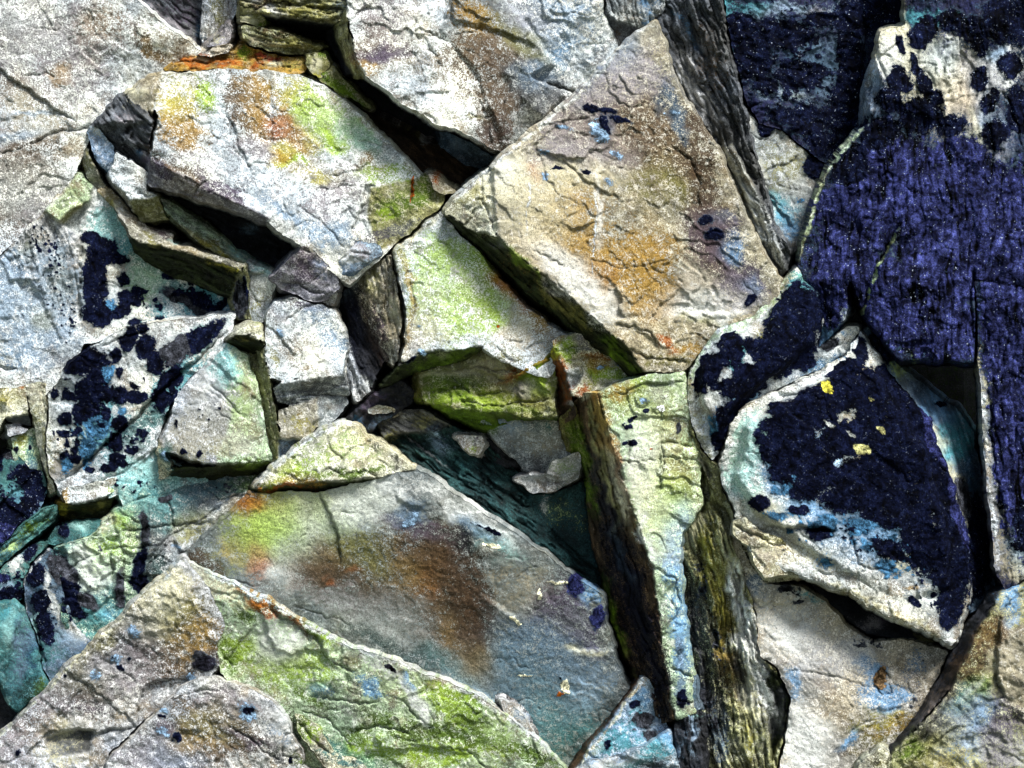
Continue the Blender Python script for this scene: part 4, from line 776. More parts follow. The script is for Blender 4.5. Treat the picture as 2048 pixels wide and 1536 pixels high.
# --- the big centre slab with its dark bar
rock('flat_rock', 'largest tan and ochre slab, with a long dark striped bar along its lower edge', 'rock slab',
     [('tan', [(1312, 36, 60), (1330, 90, 68), (1345, 150, 75), (1372, 200, 80), (1405, 250, 85), (1442, 312, 90), (1470, 380, 95), (1500, 450, 100), (1530, 505, 105), (1565, 560, 110), (1560, 600, 110), (1500, 640, 105), (1435, 660, 100), (1395, 710, 110), (1372, 745, 110), (1290, 742, 120), (1240, 680, 130),
                (1180, 628, 138), (1120, 570, 142), (1065, 532, 145), (1030, 500, 146), (995, 470, 147), (985, 400, 148), (980, 342, 142), (1010, 304, 110), (1055, 268, 95), (1155, 186, 75), (1235, 98, 62)]),
      ('cream', [(884, 424, 90), (900, 400, 96), (960, 350, 104), (982, 338, 112), (990, 400, 140), (994, 470, 142), (950, 462, 120), (905, 430, 100)]),
      ('dmoss_shade', [(884, 423, 92), (905, 430, 108), (950, 462, 128), (996, 468, 146), (1030, 500, 148), (1065, 532, 147), (1120, 570, 144), (1180, 628, 140), (1240, 680, 132), (1292, 742, 120), (1262, 750, 60), (1200, 703, 58), (1147, 662, 60), (1100, 624, 62), (1044, 580, 64), (1010, 549, 66), (976, 518, 68), (920, 462, 76)], dict(pt='underside', sa=43, sw=9, amp=8, sc=1.2))],
     st=[('cream', 1080, 420, 80, 70, 30, .45), ('cream', 1010, 350, 50, 40, 0, .5), ('white', 1150, 560, 110, 30, 40, .6), ('lilac', 1180, 180, 120, 60, -40, .6), ('white', 1400, 610, 100, 26, 0, .5), ('cream', 1150, 350, 90, 30, 0, .4), ('ochre', 1130, 440, 80, 110, 30, .45), ('ochre', 1250, 560, 90, 60, 10, .6), ('ochre', 1180, 520, 60, 50, 0, .45), ('rust', 1210, 545, 40, 30, 0, .35), ('tan', 1050, 400, 70, 60, 0, .4), ('brown', 1230, 260, 120, 60, 10, .65), ('lilac', 1180, 300, 90, 40, 0, .6), ('purple', 1210, 235, 40, 26, 10, .7), ('blueg', 1170, 160, 50, 30, -40, .5), ('dbrown', 1385, 330, 40, 34, 50, .93), ('dbrown', 1420, 480, 30, 80, -24, .9), ('purple', 1470, 560, 26, 60, -30, .85), ('blue', 1350, 230, 12, 60, -24, .8), ('dbrown', 1410, 400, 26, 70, -20, .85),
         ('purple', 1420, 470, 40, 60, -20, .85), ('brown', 1300, 260, 60, 80, 0, .45), ('olive', 1330, 370, 60, 50, 0, .45), ('ochre', 1290, 500, 70, 50, 0, .55), ('ochre', 1320, 600, 60, 30, 0, .6), ('sky', 1190, 130, 22, 30, 40, .6), ('blueg', 1240, 90, 40, 50, 20, .6), ('lilac', 1250, 150, 70, 60, 0, .55), ('tan', 1280, 60, 30, 60, 0, .4), ('blue', 1320, 200, 12, 30, 0, .5),
         ('steel', 1215, 250, 26, 22, 30, .6), ('sky', 1460, 500, 26, 24, 0, .6), ('steel', 1430, 440, 26, 22, 0, .6), ('lilac', 1470, 580, 40, 40, 0, .6), ('purple', 1500, 550, 20, 40, -20, .7), ('sky', 1495, 575, 18, 24, 0, .6), ('white', 1420, 630, 60, 14, 0, .5), ('khaki', 1400, 640, 30, 10, 0, .7), ('white', 1120, 520, 50, 24, 30, .6), ('white', 1180, 580, 30, 60, -30, .5), ('white', 1200, 420, 8, 80, 0, .5), ('white', 1000, 340, 40, 30, 0, .5),
         ('olive', 1130, 620, 60, 12, 43, .6), ('moss', 1240, 710, 50, 10, 43, .8), ('moss', 1040, 520, 50, 8, 43, .7), ('rust', 1330, 690, 30, 10, 30, .6), ('ochre', 1380, 700, 30, 16, 0, .6), ('olive', 1340, 725, 50, 10, 0, .5), ('khaki', 940, 400, 40, 24, 0, .5), ('rust', 1070, 340, 16, 24, 0, .3), ('dgrey', 1000, 490, 20, 16, 40, .5), ('brown', 1130, 200, 50, 20, -40, .4), ('pink', 1400, 560, 40, 30, 0, .5), ('dbrown', 1400, 250, 20, 50, -30, .6)],
     li=[('navy', 1185, 216, 22, 6, 10, .0), ('navy', 1216, 222, 20, 6, 15), ('steel', 1200, 265, 14, 20, -30), ('navy', 1210, 250, 8, 22, -25), ('navy', 1240, 240, 22, 5, 10), ('navy', 1110, 220, 8, 4), ('steel', 1125, 252, 12, 4, 20), ('navy', 1115, 336, 16, 3, 5), ('steel', 1086, 305, 8, 6), ('navy', 1172, 340, 12, 4, 5), ('steel', 1220, 365, 8, 6, 30), ('steel', 1088, 355, 5, 10, -20), ('steel', 1345, 230, 10, 5), ('steel', 1232, 310, 10, 5, 30), ('navy', 1430, 470, 20, 12, 0), ('navy', 1410, 440, 12, 10, 0, -.05), ('navy', 1500, 600, 8, 20, 30, -.1)],
     speck=('navy', 5, .3, [(1220, 235, 60, 26, 10), (1110, 230, 30, 30, 0), (1330, 170, 26, 100, 10), (1420, 460, 40, 40, 0)]),
     cr=[(2, 6, [(962, 352), (966, 400), (988, 465)]), (1.6, 4, [(1070, 285), (1090, 345), (1110, 380), (1160, 410)]), (1.8, 5, [(1100, 250), (1150, 240), (1190, 232)]), (2.2, 8, [(1230, 652), (1270, 650), (1300, 668), (1315, 690)]), (1.6, 4, [(1180, 520), (1250, 535), (1340, 520)]),
         (1.8, 5, [(1100, 100), (1150, 160)]), (1.6, 4, [(1230, 200), (1260, 215), (1290, 205)]), (2, 6, [(1340, 290), (1380, 320), (1400, 370), (1395, 420)]), (2.4, 8, [(1260, 700), (1300, 718), (1370, 722)]), (1.8, 5, [(985, 305), (1008, 310), (1012, 302)]), (1.6, 4, [(1060, 500), (1090, 512), (1130, 535)])],
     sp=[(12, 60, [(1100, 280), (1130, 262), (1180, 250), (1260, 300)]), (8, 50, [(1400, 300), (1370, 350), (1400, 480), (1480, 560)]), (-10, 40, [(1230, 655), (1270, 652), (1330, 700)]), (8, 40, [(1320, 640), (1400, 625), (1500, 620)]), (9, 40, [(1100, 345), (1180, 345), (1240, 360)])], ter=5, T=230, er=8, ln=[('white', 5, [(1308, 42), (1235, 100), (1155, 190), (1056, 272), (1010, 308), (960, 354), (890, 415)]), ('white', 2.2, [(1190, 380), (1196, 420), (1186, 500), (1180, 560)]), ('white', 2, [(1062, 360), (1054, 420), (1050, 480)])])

rock('rock', 'grey fragment with upright grain in the notch above the tip of the largest tan slab', 'rock',
     [('grey', [(1208, -200, 20), (1345, -200, 40), (1330, 20, 20), (1310, 36, 10), (1290, 60, 0), (1262, 50, 10), (1234, 40, 20), (1212, 15, 25)], dict(sa=85, sw=9, amp=5, sc=.7)),
      ('dgrey', [(1212, 14, 22), (1234, 40, 20), (1262, 50, 10), (1290, 60, 0), (1236, 104, -20), (1222, 70, -10), (1210, 40, 0)])],
     st=[('sky', 1300, 10, 26, 30, 0, .4), ('blue', 1300, 45, 12, 8, 0, .6), ('brown', 1235, 75, 16, 20, 0, .5)], mat='l', T=150)
rock('upright_rock', 'long dark grey diagonal column with fine stripes running down beside the largest tan slab', 'rock',
     [('dgrey', [(1300, -200, -10), (1425, -200, 60), (1440, 0, 60), (1462, 110, 60), (1486, 210, 60), (1512, 300, 62), (1530, 380, 66), (1552, 450, 70), (1580, 500, 75), (1576, 540, 70), (1560, 560, 55), (1530, 505, 50), (1500, 450, 40), (1470, 380, 30), (1440, 312, 20), (1405, 250, 10), (1372, 200, 0), (1345, 150, -5), (1328, 90, -10), (1305, 30, -10)], dict(sa=66, sw=11, amp=9, sc=1.0)),
      ('grey', [(1440, 312, 22), (1460, 290, 60), (1500, 350, 78), (1530, 420, 84), (1560, 500, 84), (1566, 540, 72), (1540, 510, 50), (1500, 450, 42)], dict(sa=62, sw=9, amp=7, sc=1.0))],
     st=[('lgrey', 1380, 150, 14, 80, -28, .6), ('lgrey', 1400, 200, 12, 50, -22, .6), ('sky', 1375, 60, 10, 50, -30, .45), ('white', 1510, 420, 14, 60, -26, .55), ('olive', 1480, 400, 14, 50, -30, .5), ('brown', 1420, 120, 30, 80, -20, .4), ('cream', 1460, 310, 10, 30, -30, .6), ('blue', 1345, 180, 8, 40, -20, .6), ('dark', 1430, 280, 16, 12, 20, .7), ('white', 1560, 490, 10, 30, -30, .4)],
     cr=[(3, 12, [(1370, -20), (1385, 60), (1410, 130)]), (3.5, 14, [(1405, 190), (1430, 270), (1470, 370), (1530, 480)]), (2.2, 7, [(1440, 150), (1470, 250), (1510, 360)]), (2.5, 8, [(1335, 110), (1370, 190)])], mat='l', T=200, er=8)

rock('flat_rock', 'dark navy crusted rock face set back between the striped column and the largest navy slab', 'rock slab',
     [('viol', [(1425, -220, 20), (1812, -220, 10), (1806, -50, 0), (1800, 52, -10), (1762, 60, -10), (1742, 130, -30), (1722, 250, -40), (1690, 295, -45), (1652, 330, -20), (1630, 310, -5), (1600, 290, 0), (1560, 262, 5), (1520, 252, 0), (1496, 212, 5), (1470, 120, 10), (1445, 0, 20)])],
     st=[('steel', 1640, 100, 60, 40, 0, .5), ('blueg', 1560, 20, 60, 14, 0, .6), ('aqua', 1500, 14, 40, 14, 0, .5), ('blueg', 1560, 190, 50, 16, 10, .65), ('khaki', 1575, 195, 26, 8, 10, .5), ('lilac', 1640, 30, 30, 12, 0, .5), ('blue', 1620, 130, 50, 50, 0, .5), ('blueg', 1680, 20, 40, 16, 0, .45), ('steel', 1660, 170, 30, 30, 0, .45), ('aqua', 1450, 30, 12, 80, -8, .6)],
     li=[('navy', 1550, 70, 90, 34, 0), ('navy', 1500, 120, 50, 40), ('navy', 1480, 60, 40, 40), ('navy', 1600, 150, 60, 30), ('navy', 1700, 120, 30, 90), ('navy', 1690, 220, 40, 60), ('navy', 1620, 240, 50, 34), ('navy', 1720, 20, 50, 60), ('navy', 1570, 230, 30, 18), ('navy', 1530, 170, 30, 20), ('navy', 1650, 40, 50, 16), ('navy', 1780, 20, 30, 60), ('navy', 1480, -80, 60, 80), ('navy', 1650, -100, 120, 80), ('navy', 1650, 290, 40, 30)],
     speck=('navy', 9, -.05, [(1600, 120, 200, 200, 0)]),
     cr=[(2.5, 8, [(1722, 20), (1735, 60), (1722, 120)]), (3, 12, [(1486, 222), (1500, 210), (1530, 206)]), (2, 6, [(1560, 250), (1600, 300)])], sp=[(14, 50, [(1722, 20), (1730, 60), (1726, 120), (1715, 200)]), (14, 30, [(1480, 225), (1520, 206), (1560, 200)])], mat='d', T=180, n3=4)
rock('rock', 'blue grey triangular rock face below the navy crusted face, right of the striped column', 'rock',
     [('grey', [(1488, 216, 0), (1520, 250, 0), (1560, 262, 5), (1600, 290, 0), (1652, 330, -10), (1640, 380, -10), (1622, 420, -10), (1605, 480, -10), (1590, 505, -20), (1570, 510, 0), (1545, 440, 20), (1528, 370, 20), (1508, 300, 15), (1495, 250, 10)])],
     st=[('khaki', 1560, 330, 40, 50, 20, .5), ('aqua', 1560, 420, 40, 30, 0, .5), ('sky', 1575, 450, 26, 34, 0, .6), ('white', 1535, 380, 8, 80, -16, .5), ('grey', 1600, 380, 30, 40, 0, .5), ('blue', 1580, 412, 20, 5, 0, .6), ('tan', 1500, 235, 14, 20, 0, .4)],
     li=[('navy', 1535, 250, 24, 20, -30), ('navy', 1530, 270, 14, 8), ('navy', 1630, 330, 26, 24, 30), ('blue', 1600, 400, 5, 4)], cr=[(2, 6, [(1518, 278), (1540, 270), (1556, 262)]), (1.6, 3, [(1555, 300), (1575, 380), (1590, 420)])], sp=[(10, 20, [(1560, 262), (1545, 270), (1520, 280)])], T=150)

# --- the navy rocks on the right
rock('flat_rock', 'largest navy slab, with fine upright streaks and a bare cream patch near its top', 'rock slab',
     [('viol', [(1806, -220, 90), (2300, -220, 150), (2300, 600, 170), (1950, 560, 180), (1950, 724, 176), (1880, 722, 170), (1800, 722, 165), (1775, 690, 160), (1735, 640, 150), (1700, 560, 160), (1690, 640, 150), (1640, 700, 120), (1645, 620, 118), (1610, 560, 112), (1592, 530, 100), (1612, 460, 105), (1630, 400, 110), (1650, 340, 115), (1690, 290, 118), (1745, 232, 122),
                (1764, 180, 110), (1750, 120, 100), (1762, 62, 95), (1808, 50, 95)], dict(sa=91, sw=13, amp=2.5, sc=.8)),
      ('cream', [(1748, 110, 88), (1762, 60, 92), (1808, 48, 96), (1830, 100, 112), (1800, 160, 116), (1775, 170, 112)]),
      ('blueg', [(1718, 255, 10), (1732, 170, 30), (1748, 112, 88), (1768, 172, 110), (1764, 215, 118), (1745, 234, 120), (1700, 282, 100)], dict(pt='side_face', sa=102, sw=8, amp=4, sc=.7))],
     st=[('cream', 1810, 30, 6, 60, 0, .6), ('pink', 1900, 180, 60, 70, -40, .98), ('cream', 1870, 150, 50, 60, 0, .95), ('ochre', 1930, 210, 20, 40, -10, .6), ('cream', 1950, 270, 18, 50, -20, .85), ('sky', 1880, 130, 40, 40, 0, .75), ('aqua', 1850, 30, 50, 16, 0, .75), ('white', 1780, 110, 30, 40, 0, .85), ('blueg', 1960, 240, 40, 80, 0, .5), ('white', 2000, 140, 40, 40, 0, .75), ('lgrey', 1960, 160, 40, 40, 0, .8),
         ('sky', 1990, 110, 20, 20, 0, .6), ('lilac', 1990, 300, 30, 40, 0, .6), ('cream', 1800, 90, 20, 60, -20, .7), ('viol', 1850, 500, 300, 300, 0, .2), ('sky', 1860, 650, 12, 60, 0, .4), ('lgreen', 1838, 690, 8, 30, 0, .5), ('sky', 1700, 600, 40, 80, 0, .35), ('lilac', 1880, 420, 100, 100, 0, .2), ('sky', 1650, 640, 30, 60, 10, .5), ('white', 1690, 640, 12, 30, 0, .5), ('steel', 1800, 420, 100, 160, 0, .3), ('steel', 2000, 450, 100, 200, 0, .35)],
     li=[('navy', 1850, 60, 26, 30), ('navy', 1835, 80, 20, 24), ('navy', 1900, 40, 34, 22), ('navy', 1960, 90, 20, 26), ('navy', 1950, 60, 40, 30), ('navy', 1960, 160, 18, 26), ('navy', 1975, 205, 18, 20), ('navy', 1990, 190, 12, 14), ('navy', 2020, 130, 26, 26), ('navy', 2000, 40, 40, 50), ('navy', 1800, 160, 24, 30, -30), ('navy', 1830, 130, 10, 26, -20), ('navy', 1800, 90, 8, 20, -20), ('navy', 1870, 200, 20, 20),
         ('navy', 1850, 170, 16, 30, -20), ('navy', 1780, 200, 30, 30), ('navy', 1840, 230, 50, 40), ('navy', 1760, 270, 50, 40), ('navy', 1990, 270, 30, 30), ('navy', 2040, 220, 30, 50), ('navy', 1900, 250, 30, 26), ('navy', 1700, 330, 50, 50), ('viol', 1800, 340, 90, 80), ('viol', 1720, 440, 100, 90), ('viol', 1850, 420, 90, 90), ('viol', 1970, 400, 80, 90), ('viol', 1900, 520, 120, 100), ('viol', 1780, 600, 90, 90), ('viol', 1690, 540, 80, 80), ('viol', 2040, 500, 90, 180), ('viol', 2200, 300, 140, 500), ('navy', 2100, 0, 80, 160), ('viol', 1880, 660, 90, 70), ('viol', 1660, 600, 30, 60), ('navy', 2000, -120, 200, 60), ('navy', 1860, -60, 50, 60), ('viol', 1920, 320, 60, 50)],
     cr=[(3.2, 14, [(1800, 440), (1772, 500), (1735, 570), (1722, 645)]), (2.6, 10, [(1945, 540), (1942, 600), (1952, 725)]), (2, 6, [(2005, 180), (2025, 230), (2048, 300)]), (2, 6, [(1640, 560), (1652, 610), (1650, 680)]), (1.6, 4, [(1790, 300), (1760, 380)])],
     sp=[(10, 60, [(1722, 645), (1772, 500), (1800, 440), (1840, 330)]), (16, 30, [(1850, 60), (1880, 130), (1900, 240)])], mat='d', T=220, n1=12, er=10, ln=[('paleg', 4, [(1748, 234), (1692, 294), (1652, 344), (1632, 404), (1614, 462), (1594, 530)]), ('lgreen', 3, [(1800, 448), (1774, 502), (1740, 570), (1724, 640)])])
rock('rock_block', 'navy streaked right hand strip with a pale left edge, beside the black triangular pocket', 'rock block',
     [('viol', [(1956, 728, 160), (1950, 560, 176), (2300, 560, 176), (2300, 1100, 160), (2060, 1150, 160), (2012, 1186, 150), (1992, 1150, 140), (1975, 1000, 140), (1962, 850, 150)], dict(sa=89, sw=13, amp=2.5, sc=.8))],
     st=[('cream', 1962, 820, 8, 80, -4, .9), ('lgrey', 1980, 960, 14, 90, -6, .9), ('tan', 2000, 1080, 16, 70, -10, .85), ('sky', 1970, 900, 14, 80, -6, .5), ('lilac', 2000, 860, 20, 200, 0, .4), ('cream', 2030, 1120, 30, 40, 0, .5), ('sky', 2040, 1100, 30, 30, 0, .5), ('viol', 2040, 900, 60, 300, 0, .3)],
     li=[('viol', 2040, 800, 66, 300, 0), ('navy', 2050, 1090, 30, 16), ('navy', 2045, 1030, 20, 60, 0), ('viol', 2200, 800, 130, 400), ('viol', 1995, 640, 40, 120)], cr=[(2, 6, [(1975, 760), (1985, 900), (2005, 1050)])], mat='d', T=220, ln=[('lgrey', 9, [(1960, 740), (1968, 860), (1982, 1000), (2000, 1150)]), ('white', 4, [(1964, 760), (1975, 920), (1996, 1100)])])
rock('rock', 'blue stained wedge beneath the black triangular pocket, running down beside the large speckled boulder', 'rock',
     [('steel', [(1722, 655, 60), (1740, 650, 70), (1800, 728, 70), (1850, 770, 30), (1910, 810, 10), (1945, 860, 0), (1965, 960, 0), (1982, 1100, 20), (1992, 1190, 40), (1940, 1230, 100), (1930, 1100, 120), (1900, 950, 130), (1850, 830, 130), (1790, 762, 120), (1750, 710, 90)], dict(sa=65, sw=12, amp=5, sc=.6))],
     st=[('sky', 1880, 820, 40, 30, 30, .7), ('aqua', 1910, 880, 40, 50, 30, .7), ('cream', 1850, 850, 12, 70, -30, .75), ('cream', 1910, 990, 14, 70, -22, .75), ('lgreen', 1795, 740, 16, 20, 0, .7), ('blue', 1940, 960, 20, 60, -10, .6), ('blueg', 1830, 800, 14, 40, -35, .5)],
     li=[('navy', 1960, 1080, 26, 100, -8), ('navy', 1935, 1150, 40, 60, -8), ('viol', 1900, 1000, 12, 120, -20), ('viol', 1840, 900, 20, 60, -20), ('dark', 1930, 1000, 16, 50, -10), ('navy', 1760, 700, 20, 40, -35), ('navy', 1880, 810, 14, 5)],
     cr=[(2, 6, [(1800, 745), (1850, 800), (1890, 900), (1920, 1020)])], mat='d', T=160, er=7)
rock('boulder', 'upper speckled boulder with two large black lichen patches and a pale rounded left rim', 'boulder',
     [('white', [(1594, 530, 100), (1612, 560, 120), (1640, 580, 125), (1648, 640, 125), (1640, 690, 120), (1700, 650, 115), (1722, 652, 110), (1700, 700, 100), (1640, 740, 100), (1560, 775, 110), (1500, 810, 110), (1465, 850, 110), (1440, 905, 110), (1425, 922, 100), (1408, 905, 110), (1384, 850, 110), (1372, 790, 110), (1378, 745, 115), (1396, 705, 120), (1430, 660, 125), (1500, 635, 120), (1545, 590, 110), (1572, 555, 100)]),
      ('white', [(1594, 540, 112), (1630, 590, 135), (1630, 680, 145), (1560, 740, 150), (1480, 800, 150), (1430, 870, 140), (1400, 800, 140), (1405, 730, 150), (1450, 680, 150), (1530, 640, 145), (1570, 580, 130)])],
     st=[('lgreen', 1560, 600, 26, 30, 40, .5), ('paleg', 1480, 650, 50, 14, -20, .6), ('aqua', 1600, 560, 26, 16, 30, .85), ('lime', 1600, 555, 16, 8, 30, .5), ('blue', 1625, 590, 10, 40, -10, .7), ('yel', 1530, 680, 24, 10, 30, .45), ('sky', 1480, 790, 30, 16, 0, .7), ('cream', 1395, 840, 14, 60, -10, .5), ('sky', 1640, 730, 50, 12, -25, .8), ('aqua', 1475, 715, 14, 16, 0, .8), ('sky', 1690, 665, 16, 16, 0, .6), ('khaki', 1570, 690, 20, 12, 20, .5)],
     li=[('navy', 1592, 625, 48, 56, 0, .12), ('navy', 1540, 700, 40, 30), ('navy', 1600, 720, 30, 22), ('navy', 1400, 760, 22, 30), ('navy', 1480, 780, 40, 22), ('navy', 1470, 820, 24, 22), ('navy', 1560, 660, 36, 34), ('navy', 1600, 685, 40, 32), ('navy', 1500, 690, 22, 16), ('navy', 1455, 680, 24, 22), ('navy', 1415, 740, 30, 36), ('navy', 1440, 720, 26, 20), ('navy', 1550, 730, 46, 28, -20), ('navy', 1500, 750, 36, 24, 0), ('navy', 1450, 770, 30, 14), ('navy', 1585, 575, 10, 6), ('navy', 1480, 810, 24, 12), ('navy', 1450, 840, 24, 40, 15), ('navy', 1435, 880, 14, 22), ('navy', 1470, 700, 16, 26), ('navy', 1470, 726, 10, 8), ('navy', 1640, 620, 8, 50), ('dark', 1660, 690, 18, 8, -20), ('blue', 1500, 770, 12, 12), ('navy', 1520, 770, 16, 12), ('blue', 1430, 850, 10, 30)],
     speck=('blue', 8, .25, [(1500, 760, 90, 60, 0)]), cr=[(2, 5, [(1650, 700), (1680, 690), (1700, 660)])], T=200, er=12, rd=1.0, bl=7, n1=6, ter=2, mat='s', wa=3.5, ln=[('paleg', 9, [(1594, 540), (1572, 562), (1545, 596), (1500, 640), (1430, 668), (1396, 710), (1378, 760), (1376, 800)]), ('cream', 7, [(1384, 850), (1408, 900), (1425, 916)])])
rock('boulder', 'lower and larger speckled boulder with a broad black crust and an undercut cream lower edge', 'boulder',
     [('white', [(1470, 830, 150), (1500, 805, 150), (1560, 778, 150), (1640, 742, 145), (1700, 700, 130), (1722, 655, 115), (1756, 706, 130), (1792, 764, 145), (1852, 830, 155), (1902, 950, 160), (1932, 1100, 160), (1942, 1200, 150), (1918, 1270, 155), (1898, 1296, 165), (1850, 1262, 172), (1800, 1240, 176), (1760, 1222, 178), (1700, 1190, 178), (1650, 1168, 176), (1600, 1150, 172),
                  (1560, 1140, 165), (1530, 1158, 155), (1510, 1130, 145), (1488, 1080, 140), (1470, 1060, 140), (1470, 1020, 150), (1446, 970, 145), (1438, 930, 140), (1450, 880, 145)]),
      ('white', [(1500, 840, 175), (1580, 800, 180), (1690, 730, 165), (1720, 700, 150), (1780, 790, 175), (1850, 900, 195), (1890, 1050, 195), (1900, 1180, 180), (1800, 1200, 180), (1650, 1120, 185), (1520, 1030, 180), (1470, 950, 170)])],
     st=[('pteal', 1500, 880, 30, 60, 10, .8), ('pteal', 1490, 960, 30, 50, 0, .6), ('lgreen', 1480, 900, 16, 60, 10, .4), ('sky', 1560, 960, 30, 60, 0, .7), ('sky', 1600, 1010, 60, 26, 20, .7), ('cream', 1540, 1010, 50, 30, 20, .6), ('blueg', 1690, 1080, 70, 40, 20, .7), ('sky', 1760, 1060, 60, 50, 20, .7), ('blue', 1700, 1040, 60, 30, 10, .6), ('cream', 1620, 1110, 60, 30, 20, .5), ('khaki', 1690, 790, 40, 14, 20, .6), ('yel', 1660, 780, 18, 12, 0, .7),
         ('cream', 1700, 860, 30, 20, 0, .6), ('pink', 1560, 1110, 40, 26, 0, .4), ('ochre', 1822, 1176, 12, 7, 0, .9), ('blueg', 1850, 1170, 40, 40, 0, .4), ('cream', 1800, 1120, 40, 20, 20, .5), ('sky', 1690, 700, 20, 30, 30, .7), ('blue', 1900, 1150, 30, 60, -10, .5), ('sky', 1650, 870, 20, 20, 0, .4)],
     li=[('navy', 1600, 830, 66, 36, -10), ('navy', 1700, 790, 70, 36, 0), ('navy', 1570, 930, 34, 44), ('navy', 1610, 980, 34, 24), ('navy', 1820, 850, 46, 90, -27, .1), ('navy', 1875, 970, 44, 100, -18, .1), ('navy', 1905, 1110, 40, 100, -8, .05), ('navy', 1770, 780, 40, 50, 0, .1), ('viol', 1870, 880, 26, 90, -24, .12), ('viol', 1915, 1020, 22, 100, -14, .1), ('navy', 1690, 740, 40, 24, -20), ('navy', 1540, 900, 24, 30), ('navy', 1570, 850, 50, 30), ('navy', 1600, 1020, 20, 12), ('navy', 1560, 815, 30, 16, -15), ('navy', 1640, 790, 44, 22, 0), ('navy', 1690, 760, 30, 20), ('navy', 1740, 770, 30, 34), ('navy', 1640, 830, 40, 30), ('navy', 1590, 870, 46, 40), ('navy', 1680, 880, 46, 40, 0), ('navy', 1740, 850, 40, 50), ('navy', 1790, 900, 36, 70, -15), ('navy', 1640, 940, 60, 44), ('navy', 1720, 960, 80, 50, 10), ('navy', 1800, 1000, 50, 60), ('navy', 1840, 1080, 40, 70, -10), ('navy', 1700, 1000, 60, 30), ('navy', 1880, 1120, 30, 70, -10), ('navy', 1830, 860, 34, 70, -25), ('navy', 1870, 960, 34, 80, -18), ('navy', 1905, 1080, 30, 90, -10), ('navy', 1770, 930, 60, 60), ('navy', 1600, 900, 50, 50), ('navy', 1780, 1010, 80, 50, 20),
         ('navy', 1520, 1005, 20, 16), ('navy', 1520, 880, 14, 14), ('navy', 1640, 1065, 34, 14), ('navy', 1780, 1100, 40, 20, 30), ('blue', 1720, 1050, 40, 16), ('blue', 1655, 1125, 14, 12), ('navy', 1720, 700, 14, 30, -20), ('navy', 1900, 1210, 26, 50), ('blue', 1770, 1130, 30, 14, 30), ('navy', 1830, 1205, 18, 8, 30), ('blue', 1560, 1030, 24, 10), ('navy', 1550, 940, 10, 12), ('khaki', 1700, 800, 26, 10, 10, .3), ('yel', 1655, 778, 12, 10, 0, .35), ('khaki', 1750, 795, 16, 10, 0, .2), ('khaki', 1760, 860, 18, 8, 30, .25), ('khaki', 1730, 900, 30, 8, 20, .2), ('blueg', 1672, 928, 14, 10, 0, .3), ('grey', 1650, 840, 22, 6, 40, .2), ('grey', 1700, 870, 20, 8, 40, .2)],
     speck=[('navy', 8, .0, [(1740, 1070, 130, 60, 20), (1860, 1180, 60, 60, 0), (1540, 900, 30, 60, 0)]), ('blue', 14, -.15, [(1680, 1060, 150, 50, 12), (1570, 960, 40, 50, 0), (1800, 1110, 90, 50, 20)]), ('navy', 16, -.1, [(1800, 1100, 90, 50, 20)])],
     cr=[(4, 20, [(1535, 1058), (1600, 1054), (1665, 1064)]), (2, 5, [(1560, 1070), (1610, 1100)]), (2, 6, [(1700, 1060), (1720, 1130), (1790, 1145)]), (2.4, 8, [(1480, 1020), (1505, 1050), (1560, 1072)])],
     sp=[(-14, 30, [(1535, 1060), (1600, 1056), (1670, 1066)]), (12, 30, [(1510, 1060), (1575, 1090), (1590, 1130)])], T=240, er=11, rd=1.0, bl=7, n1=8, ter=3, mat='s', wa=5, ln=[('white', 7, [(1448, 890), (1472, 836), (1500, 810), (1560, 783), (1640, 747), (1700, 706), (1722, 662)]), ('cream', 8, [(1640, 1160), (1700, 1184), (1760, 1214), (1850, 1252), (1892, 1284)])])

